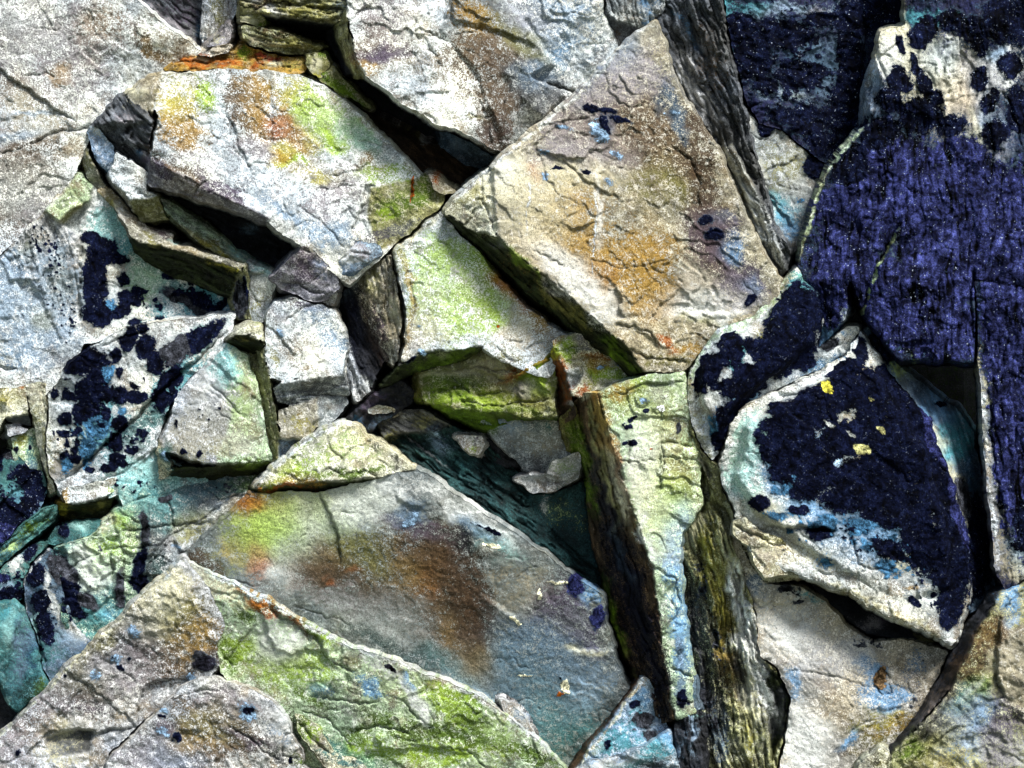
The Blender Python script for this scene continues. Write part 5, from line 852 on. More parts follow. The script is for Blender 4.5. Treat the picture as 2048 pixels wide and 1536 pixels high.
rock('rock', 'rough stone, darkened as shade, plugging the undercut below the larger speckled boulder', 'rock',
     [('dark', [(1600, 1150, 0), (1660, 1160, 0), (1760, 1210, 0), (1860, 1250, 0), (1900, 1290, 0), (1850, 1290, 40), (1790, 1278, 60), (1740, 1272, 66), (1700, 1244, 50), (1640, 1190, 20)])],  # base colour set dark to stand for shade in the undercut
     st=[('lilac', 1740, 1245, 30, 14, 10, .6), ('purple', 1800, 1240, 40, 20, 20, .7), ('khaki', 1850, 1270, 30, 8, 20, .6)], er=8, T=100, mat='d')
rock('flat_rock', 'smooth pinkish cream slab at the lower right with small sky blue paint like stains', 'rock slab',
     [('pink', [(1470, 1050, 100), (1500, 1130, 112), (1530, 1165, 110), (1600, 1172, 90), (1650, 1200, 85), (1695, 1252, 92), (1745, 1284, 100), (1800, 1276, 100), (1850, 1290, 96), (1900, 1305, 90), (1880, 1345, 95), (1836, 1430, 100), (1780, 1500, 100), (1740, 1560, 90), (1720, 1760, 90), (1545, 1760, 110), (1560, 1540, 112), (1572, 1460, 108), (1580, 1400, 108), (1556, 1340, 112), (1520, 1310, 110), (1510, 1230, 104), (1488, 1150, 100), (1462, 1090, 96)])],
     st=[('white', 1560, 1250, 80, 60, 20, .5), ('white', 1600, 1500, 60, 80, 0, .6), ('lgrey', 1650, 1320, 100, 60, 10, .45), ('sky', 1745, 1340, 20, 26, -30, .8), ('sky', 1770, 1395, 40, 26, 0, .85), ('sky', 1590, 1360, 14, 24, -10, .8), ('sky', 1700, 1480, 26, 10, -40, .85), ('yel', 1760, 1440, 60, 20, -10, .4), ('ochre', 1790, 1450, 50, 16, -20, .5), ('lgrey', 1720, 1300, 40, 20, 0, .4), ('aqua', 1615, 1190, 30, 12, 0, .4), ('olive', 1760, 1480, 50, 16, -30, .5), ('brown', 1680, 1500, 30, 10, 10, .4), ('sky', 1830, 1330, 26, 30, 0, .3), ('white', 1600, 1480, 40, 60, 0, .4), ('steel', 1510, 1170, 26, 20, 40, .6)],
     li=[('brown', 1762, 1360, 12, 22, 0, .02), ('dark', 1600, 1205, 10, 4), ('dark', 1570, 1178, 16, 8), ('dark', 1720, 1290, 10, 3)],
     speck=('dark', 5, .22, [(1600, 1190, 70, 24, 20), (1760, 1285, 90, 16, 5), (1860, 1330, 40, 60, -30), (1830, 1410, 20, 40, -20), (1500, 1170, 26, 40, 0)]),
     cr=[(1.8, 4, [(1580, 1340), (1660, 1350), (1740, 1376)]), (2, 5, [(1488, 1190), (1520, 1215), (1548, 1205)]), (1.6, 5, [(1762, 1335), (1745, 1372), (1762, 1392), (1782, 1385), (1780, 1350), (1762, 1335)]), (1.6, 4, [(1690, 1470), (1740, 1440), (1770, 1438)])],
     sp=[(8, 30, [(1590, 1210), (1540, 1210), (1490, 1190)])], T=200, er=10, ter=3, n1=10)
rock('rock', 'thin cream flake overlapping the top corner of the pinkish slab, under the larger speckled boulder', 'rock',
     [('cream', [(1466, 1040, 150), (1490, 1032, 160), (1520, 1060, 165), (1560, 1075, 165), (1590, 1110, 160), (1600, 1152, 150), (1560, 1150, 160), (1530, 1158, 160), (1508, 1130, 158), (1500, 1096, 158), (1476, 1080, 152), (1462, 1060, 150)])],
     st=[('olive', 1560, 1080, 30, 8, 20, .6), ('pink', 1540, 1110, 30, 20, 0, .5), ('khaki', 1500, 1040, 20, 8, 30, .5)], cr=[(2.6, 10, [(1470, 1050), (1520, 1078), (1575, 1092)])], speck=('dark', 5, .3, [(1570, 1110, 20, 30, 0)]), er=7, T=60, n1=3)
rock('upright_rock', 'tall olive and black streaked column standing left of the pinkish slab at the lower right', 'rock',
     [('khaki', [(1378, 850, 60), (1408, 905, 100), (1432, 930, 120), (1444, 972, 130), (1470, 1030, 125), (1466, 1090, 115), (1490, 1150, 115), (1510, 1230, 118), (1522, 1310, 120), (1556, 1345, 122), (1578, 1400, 105), (1570, 1460, 105), (1556, 1540, 108), (1545, 1760, 108), (1400, 1760, 40), (1404, 1500, 40), (1392, 1420, 30), (1382, 1340, 20), (1368, 1220, 20), (1358, 1120, 25), (1366, 1064, 60), (1404, 1010, 70), (1400, 930, 60)], dict(sa=78, sw=10, amp=10, sc=1.5)),
      ('dmoss_shade', [(1500, 1330, 90), (1556, 1345, 118), (1578, 1400, 100), (1566, 1470, 60), (1545, 1520, 40), (1536, 1440, 60)], dict(pt='side_face', sa=80, sw=9, amp=5, sc=1.0))],
     st=[('cream', 1385, 1060, 20, 40, 20, .5), ('olive', 1430, 1150, 30, 120, -10, .8), ('yel', 1440, 1230, 14, 90, -10, .7), ('ochre', 1450, 1290, 14, 80, -10, .7), ('white', 1490, 1240, 18, 110, -14, .93), ('white', 1530, 1380, 12, 60, -16, .9), ('yel', 1410, 1100, 10, 60, -4, .6), ('dark', 1385, 1250, 14, 120, -8, .95), ('dark', 1405, 1380, 26, 110, -6, .95), ('khaki', 1470, 1130, 14, 60, -8, .6), ('black', 1450, 1250, 9, 30, -12, .97), ('black', 1420, 1180, 8, 26, -8, .97), ('black', 1475, 1340, 10, 40, -14, .97), ('white', 1460, 1180, 8, 40, -10, .9), ('cream', 1480, 1000, 20, 60, 0, .5), ('white', 1500, 1400, 20, 60, -16, .45), ('dark', 1400, 1180, 16, 70, -6, .7), ('dark', 1430, 1250, 20, 60, -10, .7), ('dark', 1460, 1330, 24, 60, -14, .7), ('dark', 1560, 1420, 16, 60, 10, .8), ('navy', 1420, 1420, 30, 90, -8, .6), ('yel', 1500, 1440, 14, 80, -8, .4), ('steel', 1440, 1480, 16, 60, -6, .5)],
     cr=[(3, 10, [(1470, 1190), (1500, 1260), (1525, 1325), (1590, 1400)]), (3, 10, [(1395, 1080), (1410, 1200), (1440, 1320)]), (2.4, 8, [(1440, 990), (1450, 1090), (1480, 1200)])],
     speck=('dark', 9, .12, [(1400, 1150, 30, 100, -6), (1440, 1300, 40, 120, -12), (1420, 1440, 40, 100, -6)]), mat='l', T=200, er=12, bl=3)

rock('rock_block', 'tall pale green block with small black lichen tufts and a brown striped left side', 'rock block',
     [('paleg', [(1198, 785, 125), (1230, 768, 124), (1262, 756, 120), (1300, 745, 118), (1374, 742, 112), (1378, 800, 108), (1388, 860, 105), (1402, 920, 105), (1406, 1010, 105), (1368, 1068, 108), (1360, 1130, 108), (1370, 1220, 108), (1384, 1340, 105), (1394, 1430, 100), (1352, 1440, 105), (1340, 1380, 112), (1322, 1260, 118), (1308, 1140, 124), (1256, 980, 130), (1226, 880, 130)]),
      ('brown', [(1150, 802, 50), (1164, 786, 80), (1198, 785, 125), (1226, 880, 130), (1256, 980, 130), (1308, 1140, 124), (1322, 1260, 118), (1340, 1380, 112), (1352, 1440, 105), (1320, 1450, 60), (1290, 1400, 30), (1240, 1290, -10), (1212, 1200, -30), (1180, 1060, -35), (1172, 940, -30), (1160, 880, 0)], dict(pt='side_face', sa=74, sw=10, amp=9, sc=1.3)),
      ('olive', [(1112, 838, 10), (1150, 806, 40), (1170, 880, 20), (1178, 950, 0), (1160, 930, -30), (1128, 900, -20)], dict(sa=75, sw=7, amp=4, sc=.7))],
     st=[('white', 1290, 900, 40, 90, -10, .5), ('cream', 1300, 1000, 30, 90, -10, .5), ('tan', 1330, 870, 40, 60, 0, .45), ('lime', 1290, 830, 50, 80, -10, .4), ('olive', 1270, 800, 40, 30, 0, .45), ('khaki', 1330, 900, 50, 90, 0, .4), ('lime', 1330, 960, 40, 40, 0, .45), ('lgreen', 1320, 1020, 40, 60, 0, .5), ('moss', 1350, 990, 30, 14, 0, .5), ('ochre', 1240, 780, 30, 16, 0, .5), ('lilac', 1310, 790, 20, 24, 0, .5), ('khaki', 1350, 940, 40, 60, 0, .5), ('blueg', 1350, 1080, 30, 60, 0, .6), ('sky', 1370, 1250, 20, 80, 0, .75), ('sky', 1350, 1180, 16, 60, -10, .5),
         ('white', 1290, 1060, 10, 60, -14, .6), ('ochre', 1205, 850, 10, 70, -12, .95), ('khaki', 1190, 860, 8, 80, -12, .92), ('cream', 1228, 960, 7, 70, -13, .9), ('khaki', 1215, 980, 8, 80, -13, .92), ('moss', 1232, 1260, 12, 70, -12, .97), ('olive', 1245, 1320, 10, 60, -12, .95), ('steel', 1240, 1100, 10, 60, -12, .7), ('black', 1275, 1200, 14, 120, -16, .97), ('rust', 1225, 900, 8, 60, -12, .5), ('moss', 1170, 960, 16, 60, -8, .9), ('moss', 1150, 880, 16, 40, -10, .85), ('dark', 1205, 1000, 14, 110, -12, .9), ('navy', 1245, 1130, 30, 130, -16, .98), ('navy', 1290, 1290, 32, 110, -14, .98), ('khaki', 1210, 850, 14, 70, -12, .7), ('moss', 1222, 1230, 14, 60, -10, .85), ('lime', 1232, 1300, 10, 40, -14, .7), ('tan', 1232, 960, 12, 80, -12, .5), ('cream', 1170, 790, 16, 10, 0, .6), ('rust', 1190, 800, 20, 10, 0, .6), ('navy', 1320, 1380, 16, 60, 0, .9), ('brown', 1140, 830, 14, 20, 0, .6), ('steel', 1370, 1360, 16, 50, 0, .6)],
     li=[('navy', 1262, 886, 10, 9), ('navy', 1250, 884, 7, 4), ('navy', 1258, 855, 8, 6), ('navy', 1264, 838, 8, 6, -30), ('navy', 1250, 846, 4, 4), ('steel', 1290, 802, 10, 5), ('navy', 1295, 820, 8, 5), ('dark', 1355, 855, 6, 14), ('rust', 1300, 900, 4, 2), ('white', 1323, 818, 9, 6, 10, .1), ('navy', 1365, 1400, 12, 20), ('steel', 1360, 1300, 8, 30)],
     cr=[(2.2, 7, [(1240, 790), (1290, 770), (1370, 766)]), (2, 6, [(1260, 880), (1256, 930)]), (2, 7, [(1310, 1000), (1330, 930), (1322, 885), (1390, 892)]), (1.8, 5, [(1240, 925), (1310, 920)]), (1.8, 5, [(1320, 915), (1395, 920)]), (2, 6, [(1300, 1130), (1350, 1160), (1362, 1220)]), (2.4, 8, [(1340, 1340), (1385, 1350)]), (2, 6, [(1355, 1400), (1390, 1405)])],
     sp=[(9, 30, [(1320, 1000), (1325, 890), (1400, 895)]), (8, 24, [(1380, 770), (1300, 768), (1238, 795)])], mat='s', T=240, er=9, ter=6)
rock('rock', 'crumbling cream stone filling the joint between the pale green block and upper speckled boulder', 'rock',
     [('khaki', [(1360, 745, 100), (1378, 760, 110), (1384, 850, 112), (1408, 908, 120), (1440, 930, 125), (1448, 985, 125), (1430, 1000, 110), (1402, 930, 100), (1380, 905, 90), (1366, 850, 80)], dict(sa=75, sw=8, amp=7, sc=.9))],
     st=[('cream', 1400, 930, 26, 20, 30, .7), ('dark', 1370, 860, 8, 22, -20, .7), ('cream', 1375, 800, 8, 30, 0, .5)], cr=[(3, 10, [(1366, 800), (1380, 870), (1420, 950)])], er=6, mat='l', T=130, ter=9)

# --- lower centre
rock('rock', 'rounded grey rock tucked under the moss covered stepped block', 'rock',
     [('grey', [(956, 838, 0), (1000, 838, 10), (1060, 840, 10), (1112, 838, 0), (1130, 880, -20), (1150, 920, -30), (1160, 945, -60), (1100, 950, -70), (1050, 945, -60), (1010, 900, -40), (975, 870, -20)])],
     st=[('blueg', 1010, 850, 40, 14, 10, .5), ('tan', 1070, 880, 50, 20, 10, .4), ('teal', 1090, 850, 26, 14, 0, .4), ('moss', 975, 850, 20, 20, 0, .6), ('dgrey', 1070, 920, 40, 14, 10, .6)], er=14, T=120, bl=5)
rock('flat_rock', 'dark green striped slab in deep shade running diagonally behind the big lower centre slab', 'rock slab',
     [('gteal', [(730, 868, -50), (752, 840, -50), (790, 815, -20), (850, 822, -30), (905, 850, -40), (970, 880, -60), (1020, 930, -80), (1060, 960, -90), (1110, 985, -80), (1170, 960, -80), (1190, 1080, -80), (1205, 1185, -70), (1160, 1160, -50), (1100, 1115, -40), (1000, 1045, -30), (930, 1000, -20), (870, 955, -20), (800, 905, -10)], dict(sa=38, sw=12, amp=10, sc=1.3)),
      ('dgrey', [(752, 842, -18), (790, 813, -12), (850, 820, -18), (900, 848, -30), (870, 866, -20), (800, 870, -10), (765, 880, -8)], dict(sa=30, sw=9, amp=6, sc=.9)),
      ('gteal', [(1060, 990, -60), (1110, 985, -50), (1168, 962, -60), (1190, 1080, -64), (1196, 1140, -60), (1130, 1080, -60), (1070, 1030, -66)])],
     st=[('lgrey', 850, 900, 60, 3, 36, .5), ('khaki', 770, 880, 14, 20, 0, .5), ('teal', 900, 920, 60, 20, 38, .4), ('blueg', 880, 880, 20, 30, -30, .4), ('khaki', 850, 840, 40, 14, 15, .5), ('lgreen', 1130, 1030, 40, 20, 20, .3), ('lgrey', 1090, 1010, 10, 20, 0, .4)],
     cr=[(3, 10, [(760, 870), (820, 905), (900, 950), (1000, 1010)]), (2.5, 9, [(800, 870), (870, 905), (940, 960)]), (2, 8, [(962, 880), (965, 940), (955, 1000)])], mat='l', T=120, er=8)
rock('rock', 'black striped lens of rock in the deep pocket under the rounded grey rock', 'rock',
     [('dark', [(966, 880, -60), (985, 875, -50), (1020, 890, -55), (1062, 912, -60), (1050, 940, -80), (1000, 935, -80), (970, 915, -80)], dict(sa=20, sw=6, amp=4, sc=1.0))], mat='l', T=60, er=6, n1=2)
rock('rock', 'small pale triangular chip perched in the dark pocket below the moss covered block', 'rock',
     [('lgrey', [(904, 872, 0), (930, 868, 5), (966, 872, -5), (970, 890, -5), (960, 914, -15), (930, 902, -5)])],
     st=[('lime', 950, 890, 14, 10, 0, .4), ('purple', 962, 878, 8, 6, 0, .6)], er=4, n1=1, T=70)
rock('rock', 'pale angular stone caught at the right end of the dark recess in the centre', 'rock',
     [('lgrey', [(1024, 960, -30), (1066, 944, -20), (1090, 950, -10), (1106, 918, 0), (1156, 902, -5), (1164, 930, -20), (1160, 958, -30), (1110, 985, -35), (1064, 990, -35)])],
     st=[('lgreen', 1120, 930, 30, 20, 0, .35), ('teal', 1140, 970, 20, 8, -20, .5), ('white', 1080, 960, 20, 10, 0, .4)], er=6, T=90, cr=[(2, 6, [(1090, 950), (1100, 970), (1130, 960)])])
rock('rock', 'lumpy dark rock at the foot of the ledge, where the two diagonal joints meet', 'rock',
     [('dark', [(690, 838, 0), (720, 806, 10), (750, 782, 20), (800, 762, 10), (830, 780, -10), (824, 806, -10), (800, 824, -5), (760, 850, 5), (745, 872, 0), (720, 860, 5)])],
     st=[('purple', 745, 800, 24, 16, -20, .7), ('blue', 720, 840, 14, 8, -30, .6), ('steel', 760, 840, 26, 10, 0, .5)], er=6, T=90, ter=12, n3=7, n1=3)
rock('rock', 'flat grey chip lying on the lumpy dark rock below the ledge', 'rock',
     [('grey', [(732, 816, 24), (752, 808, 26), (790, 812, 24), (796, 820, 14), (770, 830, 16), (746, 832, 22), (734, 826, 24)])], er=3, n1=1, T=30, ter=1)

rock('rock_block', 'cream and lime block with a thin dark mossy overhang above the big brown stained slab', 'rock block',
     [('cream', [(505, 975, 110), (540, 940, 108), (600, 890, 102), (640, 862, 98), (680, 846, 92), (716, 852, 88), (730, 872, 85), (760, 884, 82), (796, 912, 78), (832, 938, 74), (800, 946, 80), (770, 955, 96), (700, 962, 110), (640, 962, 118), (570, 972, 120), (520, 976, 118)]),
      ('dmoss_shade', [(500, 978, 105), (520, 974, 118), (570, 970, 120), (640, 961, 118), (700, 960, 110), (770, 953, 96), (790, 950, 60), (700, 972, 60), (640, 985, 62), (560, 988, 62), (505, 986, 80)], dict(pt='underside'))],
     st=[('lime', 590, 935, 70, 22, -20, .5), ('olive', 600, 950, 60, 14, -10, .5), ('moss', 720, 948, 34, 10, -6, .95), ('moss', 655, 942, 22, 8, 0, .8), ('lgreen', 700, 890, 60, 30, 20, .4), ('tan', 570, 930, 30, 14, -30, .4), ('rust', 560, 975, 50, 5, 0, .7), ('ochre', 600, 960, 60, 8, 0, .5), ('dgrey', 760, 885, 20, 8, 30, .4), ('moss', 620, 880, 40, 5, -38, .7), ('sky', 675, 855, 14, 6, 0, .4)],
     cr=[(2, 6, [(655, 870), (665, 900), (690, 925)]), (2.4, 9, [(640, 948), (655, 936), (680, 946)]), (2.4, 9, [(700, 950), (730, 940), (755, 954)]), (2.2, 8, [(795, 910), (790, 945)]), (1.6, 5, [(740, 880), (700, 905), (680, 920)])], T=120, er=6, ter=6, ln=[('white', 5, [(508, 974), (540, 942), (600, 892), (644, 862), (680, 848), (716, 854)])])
rock('flat_rock', 'big lower centre slab with a broad brown stain fanning across its middle', 'rock slab',
     [('slate', [(368, 1116, 95), (420, 1062, 100), (505, 984, 100), (560, 984, 96), (640, 982, 92), (700, 968, 90), (790, 946, 88), (834, 938, 86), (870, 956, 86), (930, 1000, 84), (1000, 1044, 82), (1100, 1112, 78), (1160, 1160, 74), (1208, 1192, 70), (1218, 1250, 60), (1235, 1320, 50), (1262, 1375, 40), (1200, 1460, 10), (1132, 1545, -20), (1150, 1620, -30), (1000, 1560, -25), (900, 1400, -20), (800, 1330, -10), (640, 1260, 15), (480, 1200, 60)])],
     st=[('paleg', 600, 1050, 140, 60, -20, .6), ('lime', 560, 1030, 50, 40, -30, .6), ('lime', 640, 1010, 30, 40, 0, .5), ('rust', 505, 1010, 26, 20, -10, .98), ('lime', 520, 1060, 50, 50, -30, .6), ('brown', 640, 1130, 70, 40, 10, .8), ('steel', 1100, 1330, 90, 60, 0, .5), ('ochre', 540, 1000, 40, 20, 0, .5), ('olive', 500, 1070, 40, 50, -20, .6), ('rust', 520, 1120, 22, 40, 0, .8), ('ochre', 480, 1100, 40, 30, 0, .5), ('dbrown', 410, 1125, 40, 16, 25, .85), ('white', 620, 1050, 40, 50, 0, .5), ('white', 800, 970, 50, 26, 0, .55),
         ('cream', 600, 1010, 90, 40, -20, .6), ('white', 700, 1010, 70, 40, 0, .6), ('white', 560, 1130, 60, 50, 0, .4), ('white', 950, 1030, 100, 24, 35, .6), ('olive', 720, 1110, 100, 36, 15, .7), ('brown', 700, 1150, 110, 36, 18, .6),
         ('brown', 830, 1120, 70, 50, 25, .85), ('dbrown', 880, 1120, 46, 60, -30, .93), ('dbrown', 925, 1210, 34, 90, -14, .9), ('brown', 890, 1240, 50, 100, -20, .75), ('dbrown', 950, 1270, 26, 100, -16, .8), ('ochre', 830, 1150, 50, 40, 10, .5), ('ochre', 900, 1270, 24, 70, -22, .5), ('olive', 960, 1330, 40, 40, -20, .5), ('rust', 860, 1170, 24, 40, -10, .4), ('brown', 780, 1200, 110, 40, 25, .45), ('grey', 720, 1220, 100, 30, 22, .5),
         ('purple', 840, 1060, 70, 20, 25, .8), ('steel', 815, 1030, 26, 30, 40, .75), ('navy', 930, 1080, 26, 24, 0, .85), ('dbrown', 960, 1180, 26, 80, -14, .8), ('ochre', 960, 1320, 30, 40, -20, .6),
         ('brown', 640, 1150, 60, 30, 10, .55), ('lilac', 700, 1200, 100, 30, 20, .5), ('grey', 800, 1230, 90, 60, 30, .5), ('tan', 1040, 1180, 60, 50, 0, .45), ('purple', 1120, 1210, 50, 50, 0, .65), ('dgrey', 1150, 1240, 50, 30, 0, .5), ('teal', 1080, 1420, 130, 90, 40, .6), ('blueg', 1000, 1380, 100, 60, 30, .6), ('lime', 540, 1050, 60, 50, -30, .7), ('steel', 1060, 1300, 120, 90, 0, .45), ('blueg', 1150, 1380, 60, 60, 0, .5), ('sky', 960, 1060, 50, 16, 30, .5), ('sky', 1180, 1180, 22, 26, 0, .6), ('white', 900, 1010, 40, 20, 35, .4), ('pteal', 1000, 1090, 60, 24, 30, .4),
         ('purple', 1170, 1270, 40, 30, 0, .5), ('cream', 1180, 1298, 40, 7, -8, .8), ('cream', 1135, 1300, 14, 8, -30, .9), ('dgrey', 1190, 1312, 36, 9, -4, .7), ('olive', 640, 1080, 40, 20, 0, .4), ('rust', 662, 1163, 7, 7, 0, .9), ('rust', 705, 1145, 16, 8, -20, .6), ('teal', 900, 1330, 60, 24, 30, .5), ('gteal', 780, 1290, 90, 16, 25, .5)],  # the gteal streak paints shade along the slab's lower edge
     li=[('navy', 960, 1052, 5, 3, 30), ('navy', 985, 1062, 22, 4, 22), ('viol', 1150, 1170, 18, 22, 0), ('viol', 1195, 1235, 12, 26, 20), ('cream', 1030, 1240, 14, 4, 30, .1), ('cream', 1080, 1190, 4, 10, 0, .05), ('rust', 1120, 1386, 8, 3, -10, .05), ('cream', 1115, 1165, 22, 3, 0, .1), ('cream', 985, 1095, 16, 4, 10, .1), ('navy', 1122, 1355, 6, 3, 40), ('steel', 820, 1040, 24, 9, -45, -.02), ('cream', 1050, 1352, 12, 2.5, 5, .1), ('cream', 1132, 1372, 8, 12, 0, .1)],
     cr=[(2.2, 8, [(636, 985), (650, 1010), (668, 1045), (678, 1100), (682, 1130)]), (1.8, 5, [(370, 1118), (420, 1150), (500, 1172), (520, 1172)]), (1.4, 3, [(1030, 1160), (1070, 1130)]), (1.5, 4, [(590, 1210), (700, 1250)])],
     n1=4, sp=[(9, 50, [(682, 1130), (668, 1045), (636, 985)]), (7, 20, [(940, 1080), (980, 1100), (1010, 1096)]), (10, 26, [(1130, 1300), (1160, 1302), (1240, 1296)]), (9, 26, [(960, 1190), (1010, 1225), (1040, 1236)]), (7, 20, [(1090, 1180), (1100, 1210)]), (7, 24, [(1120, 1380), (1150, 1386), (1170, 1380)]), (8, 30, [(850, 1020), (800, 1000), (790, 980)])], T=210, er=4, ter=2, n3=1.2)
rock('rock', 'short pale flake clinging beside the sharp edge of the green slab near the bottom', 'rock',
     [('lgrey', [(992, 1392, 80), (1015, 1400, 82), (1050, 1430, 78), (1068, 1470, 70), (1060, 1480, 70), (1040, 1460, 76), (1010, 1425, 82)])], st=[('blueg', 1040, 1440, 26, 14, 45, .4)], er=6, T=60, n1=2)

# --- bottom left
rock('flat_rock', 'pale green mossy slab along the bottom with a sharp white edge and black notch', 'rock slab',
     [('paleg', [(368, 1116, 140), (400, 1135, 142), (480, 1170, 142), (560, 1212, 140), (640, 1262, 138), (700, 1290, 136), (760, 1308, 134), (820, 1332, 132), (900, 1362, 128), (960, 1392, 125), (1030, 1440, 118), (1100, 1502, 110), (1136, 1545, 100), (1200, 1760, 100), (560, 1760, 60), (600, 1560, 70), (560, 1450, 90), (440, 1345, 100), (420, 1280, 115), (360, 1200, 130)])],
     st=[('cream', 420, 1170, 80, 30, 25, .6), ('pink', 400, 1160, 50, 30, 20, .4), ('rust', 520, 1200, 50, 9, 28, .95), ('ochre', 520, 1195, 50, 16, 28, .7), ('moss', 500, 1230, 30, 16, 28, .8), ('rust', 570, 1238, 40, 8, 32, .9), ('moss', 600, 1240, 60, 12, 30, .6), ('lime', 650, 1260, 26, 20, 20, .75), ('lime', 480, 1300, 40, 30, 0, .6), ('moss', 450, 1310, 16, 30, -10, .85), ('lime', 560, 1340, 60, 50, 20, .4), ('lime', 620, 1330, 60, 40, 0, .4), ('white', 560, 1290, 60, 40, 20, .5),
         ('lime', 900, 1400, 50, 30, 30, .7), ('moss', 930, 1420, 50, 26, 30, .75), ('moss', 900, 1470, 90, 18, 8, .9), ('moss', 760, 1440, 60, 16, 20, .6), ('dmoss_shade', 860, 1465, 60, 12, 10, .7), ('moss', 1060, 1510, 60, 14, 25, .9), ('lime', 880, 1510, 120, 20, 0, .65), ('moss', 720, 1470, 30, 16, 0, .6), ('sky', 745, 1375, 30, 14, 30, .8), ('sky', 820, 1355, 10, 26, -20, .7), ('white', 830, 1400, 12, 50, -22, .9), ('sky', 640, 1370, 26, 16, 0, .4), ('white', 760, 1330, 60, 14, 25, .6),
         ('teal', 680, 1500, 90, 14, 20, .7), ('lime', 740, 1500, 50, 26, 0, .4), ('moss', 620, 1400, 40, 10, 25, .6), ('dmoss_shade', 600, 1460, 20, 30, -40, .8), ('lgreen', 1000, 1460, 40, 30, 30, .5), ('white', 380, 1130, 30, 14, 30, .6), ('grey', 700, 1420, 60, 20, 10, .35)],
     cr=[(3.4, 12, [(540, 1218), (590, 1250), (640, 1285)]), (2.6, 9, [(640, 1285), (650, 1310), (700, 1345)]), (2, 6, [(430, 1262), (432, 1300), (470, 1340)]), (2.4, 8, [(620, 1390), (680, 1400), (740, 1410), (760, 1400)]), (2.4, 8, [(700, 1460), (760, 1450), (820, 1470)]), (1.8, 5, [(800, 1400), (850, 1450)]), (2, 6, [(600, 1420), (660, 1440), (700, 1490), (706, 1505)]), (2, 6, [(790, 1490), (930, 1500), (980, 1540)]), (1.8, 5, [(950, 1430), (966, 1420), (962, 1410)])],
     sp=[(14, 40, [(430, 1262), (432, 1300), (470, 1345)]), (14, 26, [(690, 1350), (650, 1310), (640, 1285), (590, 1250), (540, 1218)]), (12, 40, [(960, 1510), (860, 1495), (760, 1500), (690, 1520)]), (8, 30, [(760, 1400), (720, 1455), (690, 1465)])],
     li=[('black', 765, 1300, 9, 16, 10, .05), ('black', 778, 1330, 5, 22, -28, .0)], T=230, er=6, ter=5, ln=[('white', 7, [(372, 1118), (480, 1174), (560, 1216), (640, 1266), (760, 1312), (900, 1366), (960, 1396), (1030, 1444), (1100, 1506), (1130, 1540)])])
rock('flat_rock', 'purplish brown slab at the bottom left with a straight edge against the teal rocks', 'rock slab',
     [('lgrey', [(-200, 1640, 120), (-40, 1500, 130), (20, 1450, 130), (190, 1280, 142), (290, 1185, 148), (370, 1112, 150), (420, 1180, 148), (455, 1250, 142), (436, 1290, 138), (440, 1330, 130), (420, 1352, 125), (380, 1362, 122), (280, 1450, 125), (220, 1510, 130), (180, 1760, 130), (-200, 1760, 120)]),
      ('lgrey', [(285, 1380, 112), (300, 1368, 115), (330, 1360, 112), (380, 1362, 112), (285, 1445, 118), (276, 1450, 112)]),
      ('dgrey', [(90, 1480, 118), (115, 1465, 112), (170, 1462, 110), (190, 1462, 112), (180, 1500, 122), (100, 1520, 126)])],
     st=[('cream', 330, 1180, 60, 40, -30, .7), ('white', 300, 1240, 60, 40, -30, .5), ('brown', 300, 1270, 90, 60, -30, .5), ('dgrey', 230, 1320, 90, 60, -30, .45), ('olive', 330, 1240, 70, 50, 0, .65), ('ochre', 380, 1280, 50, 50, 0, .5), ('yel', 350, 1230, 40, 30, 0, .4), ('olive', 200, 1290, 60, 16, -45, .6), ('purple', 270, 1290, 40, 40, 0, .55), ('lilac', 240, 1340, 70, 50, 0, .6), ('purple', 160, 1400, 50, 40, 0, .5), ('lilac', 100, 1380, 70, 40, -40, .5), ('brown', 330, 1330, 60, 40, 0, .45), ('dark', 408, 1326, 26, 20, 0, .98), ('dbrown', 400, 1312, 26, 14, 0, .6),
         ('olive', 160, 1370, 60, 40, 0, .45), ('lgrey', 230, 1330, 50, 20, -30, .4), ('brown', 60, 1450, 60, 40, -40, .4), ('cream', 120, 1500, 50, 60, 0, .4), ('lilac', 20, 1500, 60, 60, 0, .5), ('sky', 335, 1140, 20, 16, -45, .6), ('blueg', 80, 1360, 60, 14, -42, .4)],
     li=[('black', 410, 1328, 22, 14, 0, .05), ('dark', 398, 1310, 14, 10), ('steel', 230, 1320, 12, 9), ('navy', 242, 1334, 6, 6), ('navy', 256, 1320, 5, 5), ('navy', 134, 1350, 5, 5), ('steel', 190, 1352, 7, 7), ('steel', 268, 1262, 14, 8, 40), ('navy', 225, 1318, 5, 5), ('steel', 380, 1352, 10, 8), ('navy', 36, 1506, 7, 7), ('navy', 60, 1408, 3, 3)],
     
     cr=[(2.4, 8, [(290, 1372), (320, 1362), (380, 1358)]), (2.4, 9, [(278, 1450), (276, 1420), (288, 1375)]), (2.2, 8, [(60, 1500), (100, 1462), (150, 1460), (200, 1468), (275, 1452)]), (1.8, 4, [(110, 1440), (190, 1350)]), (1.6, 4, [(250, 1200), (200, 1260), (140, 1330)])],
     sp=[(10, 40, [(275, 1450), (200, 1466), (100, 1462), (40, 1520)]), (7, 40, [(60, 1460), (150, 1380), (220, 1290)])], T=230, er=9, ter=4, n3=3.5, ln=[('cream', 5, [(-30, 1496), (20, 1452), (190, 1284), (290, 1188), (366, 1118)])])
